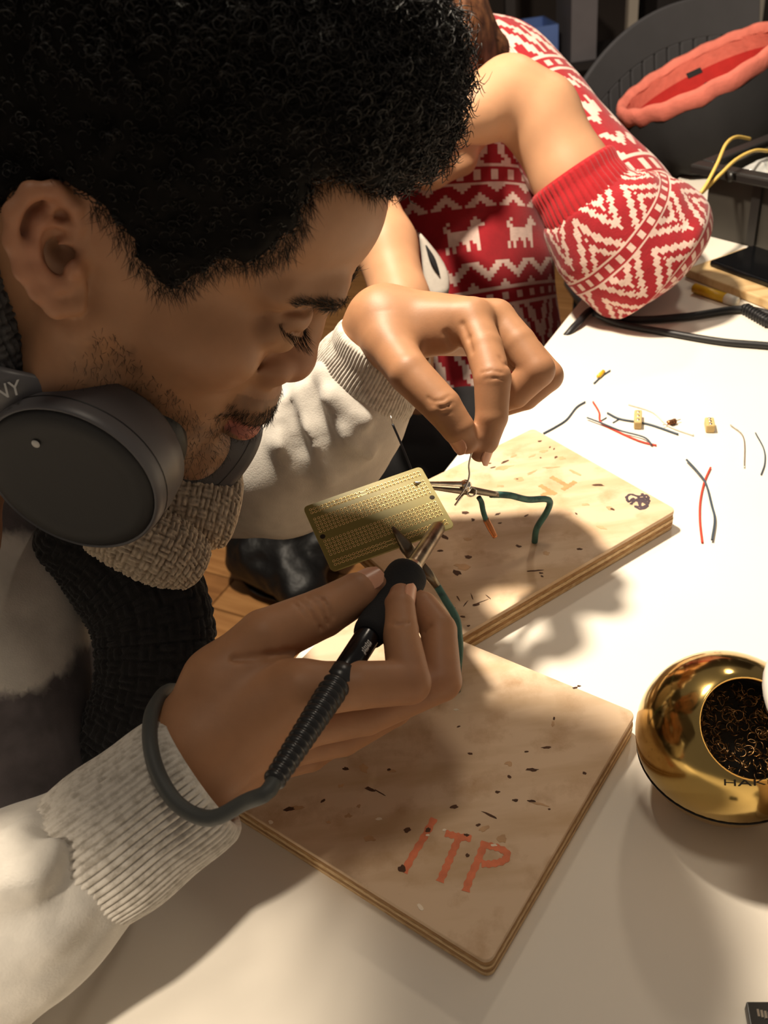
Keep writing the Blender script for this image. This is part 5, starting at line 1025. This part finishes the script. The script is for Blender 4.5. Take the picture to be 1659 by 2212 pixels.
wire('thin_wire', [(1283, 828), (1300, 812), (1318, 800)], 0.0008, M_grey, 'short dark wire with yellow component near far fingers')
M_tan = mat('tan_terminal', lin(206, 178, 120), 0.5, var=(60, 0.1))
def block(x, y, ax_, hx, hy, hz, m, name, label, cat):
    c = tz(x, y, hz + 0.0003); d = norm(np.array([math.cos(ax_), math.sin(ax_), 0])); r = empty(name, (c[0], c[1], ZT), label, cat)
    o = MB().box(c, d*hx, np.array([-d[1], d[0], 0])*hy, gz*hz).build('housing', m, r, False); bevel(o, 0.0012, 2)
    for k in (-1, 0, 1): MB().lathe([(0.0, .0004), (0.0014, .0004), (0.0015, 0)], c + d*hx*0.6*k + gz*hz, gz, 10).build('screw', M_solder, r)
block(1378, 906, 1.25, 0.0115, 0.0035, 0.004, M_tan, 'terminal_block', 'tan terminal block among wires behind far board', 'terminal block')
block(1533, 918, 1.3, 0.0075, 0.004, 0.004, M_tan, 'terminal_block', 'small tan terminal block right of the resistor', 'terminal block')
rs = empty('resistor', tz(1450, 912, 0), 'small brown banded resistor between the tan blocks', 'resistor'); ra, rb_ = tz(1432, 918, .003), tz(1470, 906, .003); rd = norm(rb_ - ra)
MB().tube([ra, ra*.3 + rb_*.7*1.0, rb_], 0.0005, 6).build('lead', M_solder, rs); mid = (ra + rb_)/2
MB().lathe([(0.0008, -.005), (.0026, -.004), (.0022, -.002), (.0022, .002), (.0026, .004), (.0008, .005)], mid, rd, 12).build('ceramic_body', M_copper, rs)
for k in (-.003, -.0005, .002): MB().lathe([(.0027, k), (.0027, k + .0012)], mid, rd, 12).build('band', M_burn, rs)
tagp(MB().lathe([(0.0, -.007), (.0022, -.006), (.0022, .006), (0, .007)], tz(1298, 808, .0026), tz(1306, 800) - tz(1290, 816), 12).build('yellow_component', M_ylw), 'small yellow component on the table right of far fingers', 'component')
for (x, y, lb) in ((1304, 906, 'tiny dark wire clipping nearest to bent red wire'), (1330, 910, 'tiny dark wire clipping nearest to tan terminal block')):
    tagp(MB().tube([tz(x - 6, y + 3, .0008), tz(x + 6, y - 4, .0008)], 0.0006, 6).build('wire_clipping', M_grey), lb, 'clipping')
chp = empty('connector_strip', tz(1648, 2196, 0), 'small black connector at bottom right corner of the table', 'connector'); o = MB().box(tz(1652, 2200, 0.004), RT*0.008, norm(np.array([UP[0], UP[1], 0]))*0.006, gz*0.0035).build('housing', M_boxk, chp, False); bevel(o, .0006)
for k in range(4): MB().box(tz(1638 + 8*k, 2188 + 2*k, 0.0078), RT*0.0005, norm(np.array([UP[0], UP[1], 0]))*0.0016, gz*0.0003).build('pin', M_solder, chp, False)

# black glossy bag on the floor beside the table
fb = onz(625, 1225, 0.05); FB = SDF((-220, -220, -70), (220, 220, 260), 5); fo = np.array([fb[0], fb[1], 0.07])
fm = lambda x, y, z: (onz(x, y, z) - fo)*1000
FB.cap(fm(560, 1190, .08), fm(690, 1170, .09), 70, 62, k=30); FB.cap(fm(600, 1200, .08), fm(650, 1265, .06), 66, 50, k=30); FB.cap(fm(560, 1190, .1), fm(630, 1130, .16), 45, 30, k=25)
P = FB.coords(); FB.D += (9*vnoise(P, 50, 61) + 4*vnoise(P, 22, 62)).astype(np.float32); FB.D = np.maximum(FB.D, -(P[..., 2] + 69))
v_, f_ = FB.mesh(); M_plb = mat('black_glossy_bag', lin(12, 12, 13), 0.5, var=(20, 0.2), bump=(60, 0.5, 0.004))
fbag = empty('floor_bag', (fb[0], fb[1], 0), 'black glossy bag lying on the wooden floor beside table', 'bag'); mesh_obj('bag_body', v_*0.001 + fo, f_, M_plb, fbag)
MB().tube([onz(520, 1150, .12), onz(505, 1190, .05), onz(545, 1270, .02), onz(610, 1300, .02)], [.012, .014, .014, .01], 10, 40, flat=0.35).build('strap', M_plb, fbag)

# dim background: shelf unit, crates, post
M_sh = mat('dark_shelf', lin(46, 42, 42), 0.6, var=(6, 0.15)); M_post = mat('pale_post', lin(176, 168, 156), 0.6, var=(6, 0.06)); M_blue = mat('blue_plastic', lin(110, 140, 210), 0.35, var=(8, 0.1)); M_gcr = mat('grey_plastic', lin(120, 116, 120), 0.5, var=(8, 0.1))
sb = px(1150, 40, 3.3); sh_ = empty('shelf_unit', (sb[0], sb[1], 0), 'dark shelf unit standing far behind the red sweater', 'shelf')
for k, z_ in enumerate((0.18, 0.48, 0.95, 1.4)): MB().box((sb[0] + .1, sb[1] + .15, z_), (0.75, 0, 0), (0, 0.2, 0), (0, 0, 0.012)).build('shelf_board', M_sh, sh_, False)
for x_ in (-0.64, -0.1, 0.36, 0.84): MB().box((sb[0] + x_, sb[1] - 0.07, 0.8), (0.018, 0, 0), (0, 0.018, 0), (0, 0, 0.798)).build('post', M_post if x_ > 0 else M_sh, sh_, False)
for k, (x_, z_, w_, h_, m_k, lb) in enumerate(((0.02, 0.492, .16, .07, M_blue, 'blue plastic crate on the shelf behind red sweater'), (0.20, 0.492, .10, .12, M_gcr, 'grey plastic crate beside the blue crate on shelf'), (-0.30, 0.492, .14, .10, M_gcr, 'grey plastic crate on shelf above the curly hair'), (0.55, 0.492, .14, .13, M_sh, 'dark crate on the shelf right of pale post'))):
    c = empty('crate', (sb[0] + x_, sb[1] + 0.12, z_), lb, 'crate', 'crates on the shelf')
    for sx in (-1, 1): MB().box((sb[0] + x_ + sx*(w_/2 - .004), sb[1] + 0.12, z_ + h_), (.004, 0, 0), (0, .12, 0), (0, 0, h_)).build('side_wall', m_k, c, False)
    for sy in (-1, 1): MB().box((sb[0] + x_, sb[1] + 0.12 + sy*.116, z_ + h_), (w_/2 - .008, 0, 0), (0, .004, 0), (0, 0, h_)).build('end_wall', m_k, c, False)
    MB().box((sb[0] + x_, sb[1] + 0.12, z_ + .004), (w_/2 - .008, 0, 0), (0, .11, 0), (0, 0, .003)).build('base', m_k, c, False)
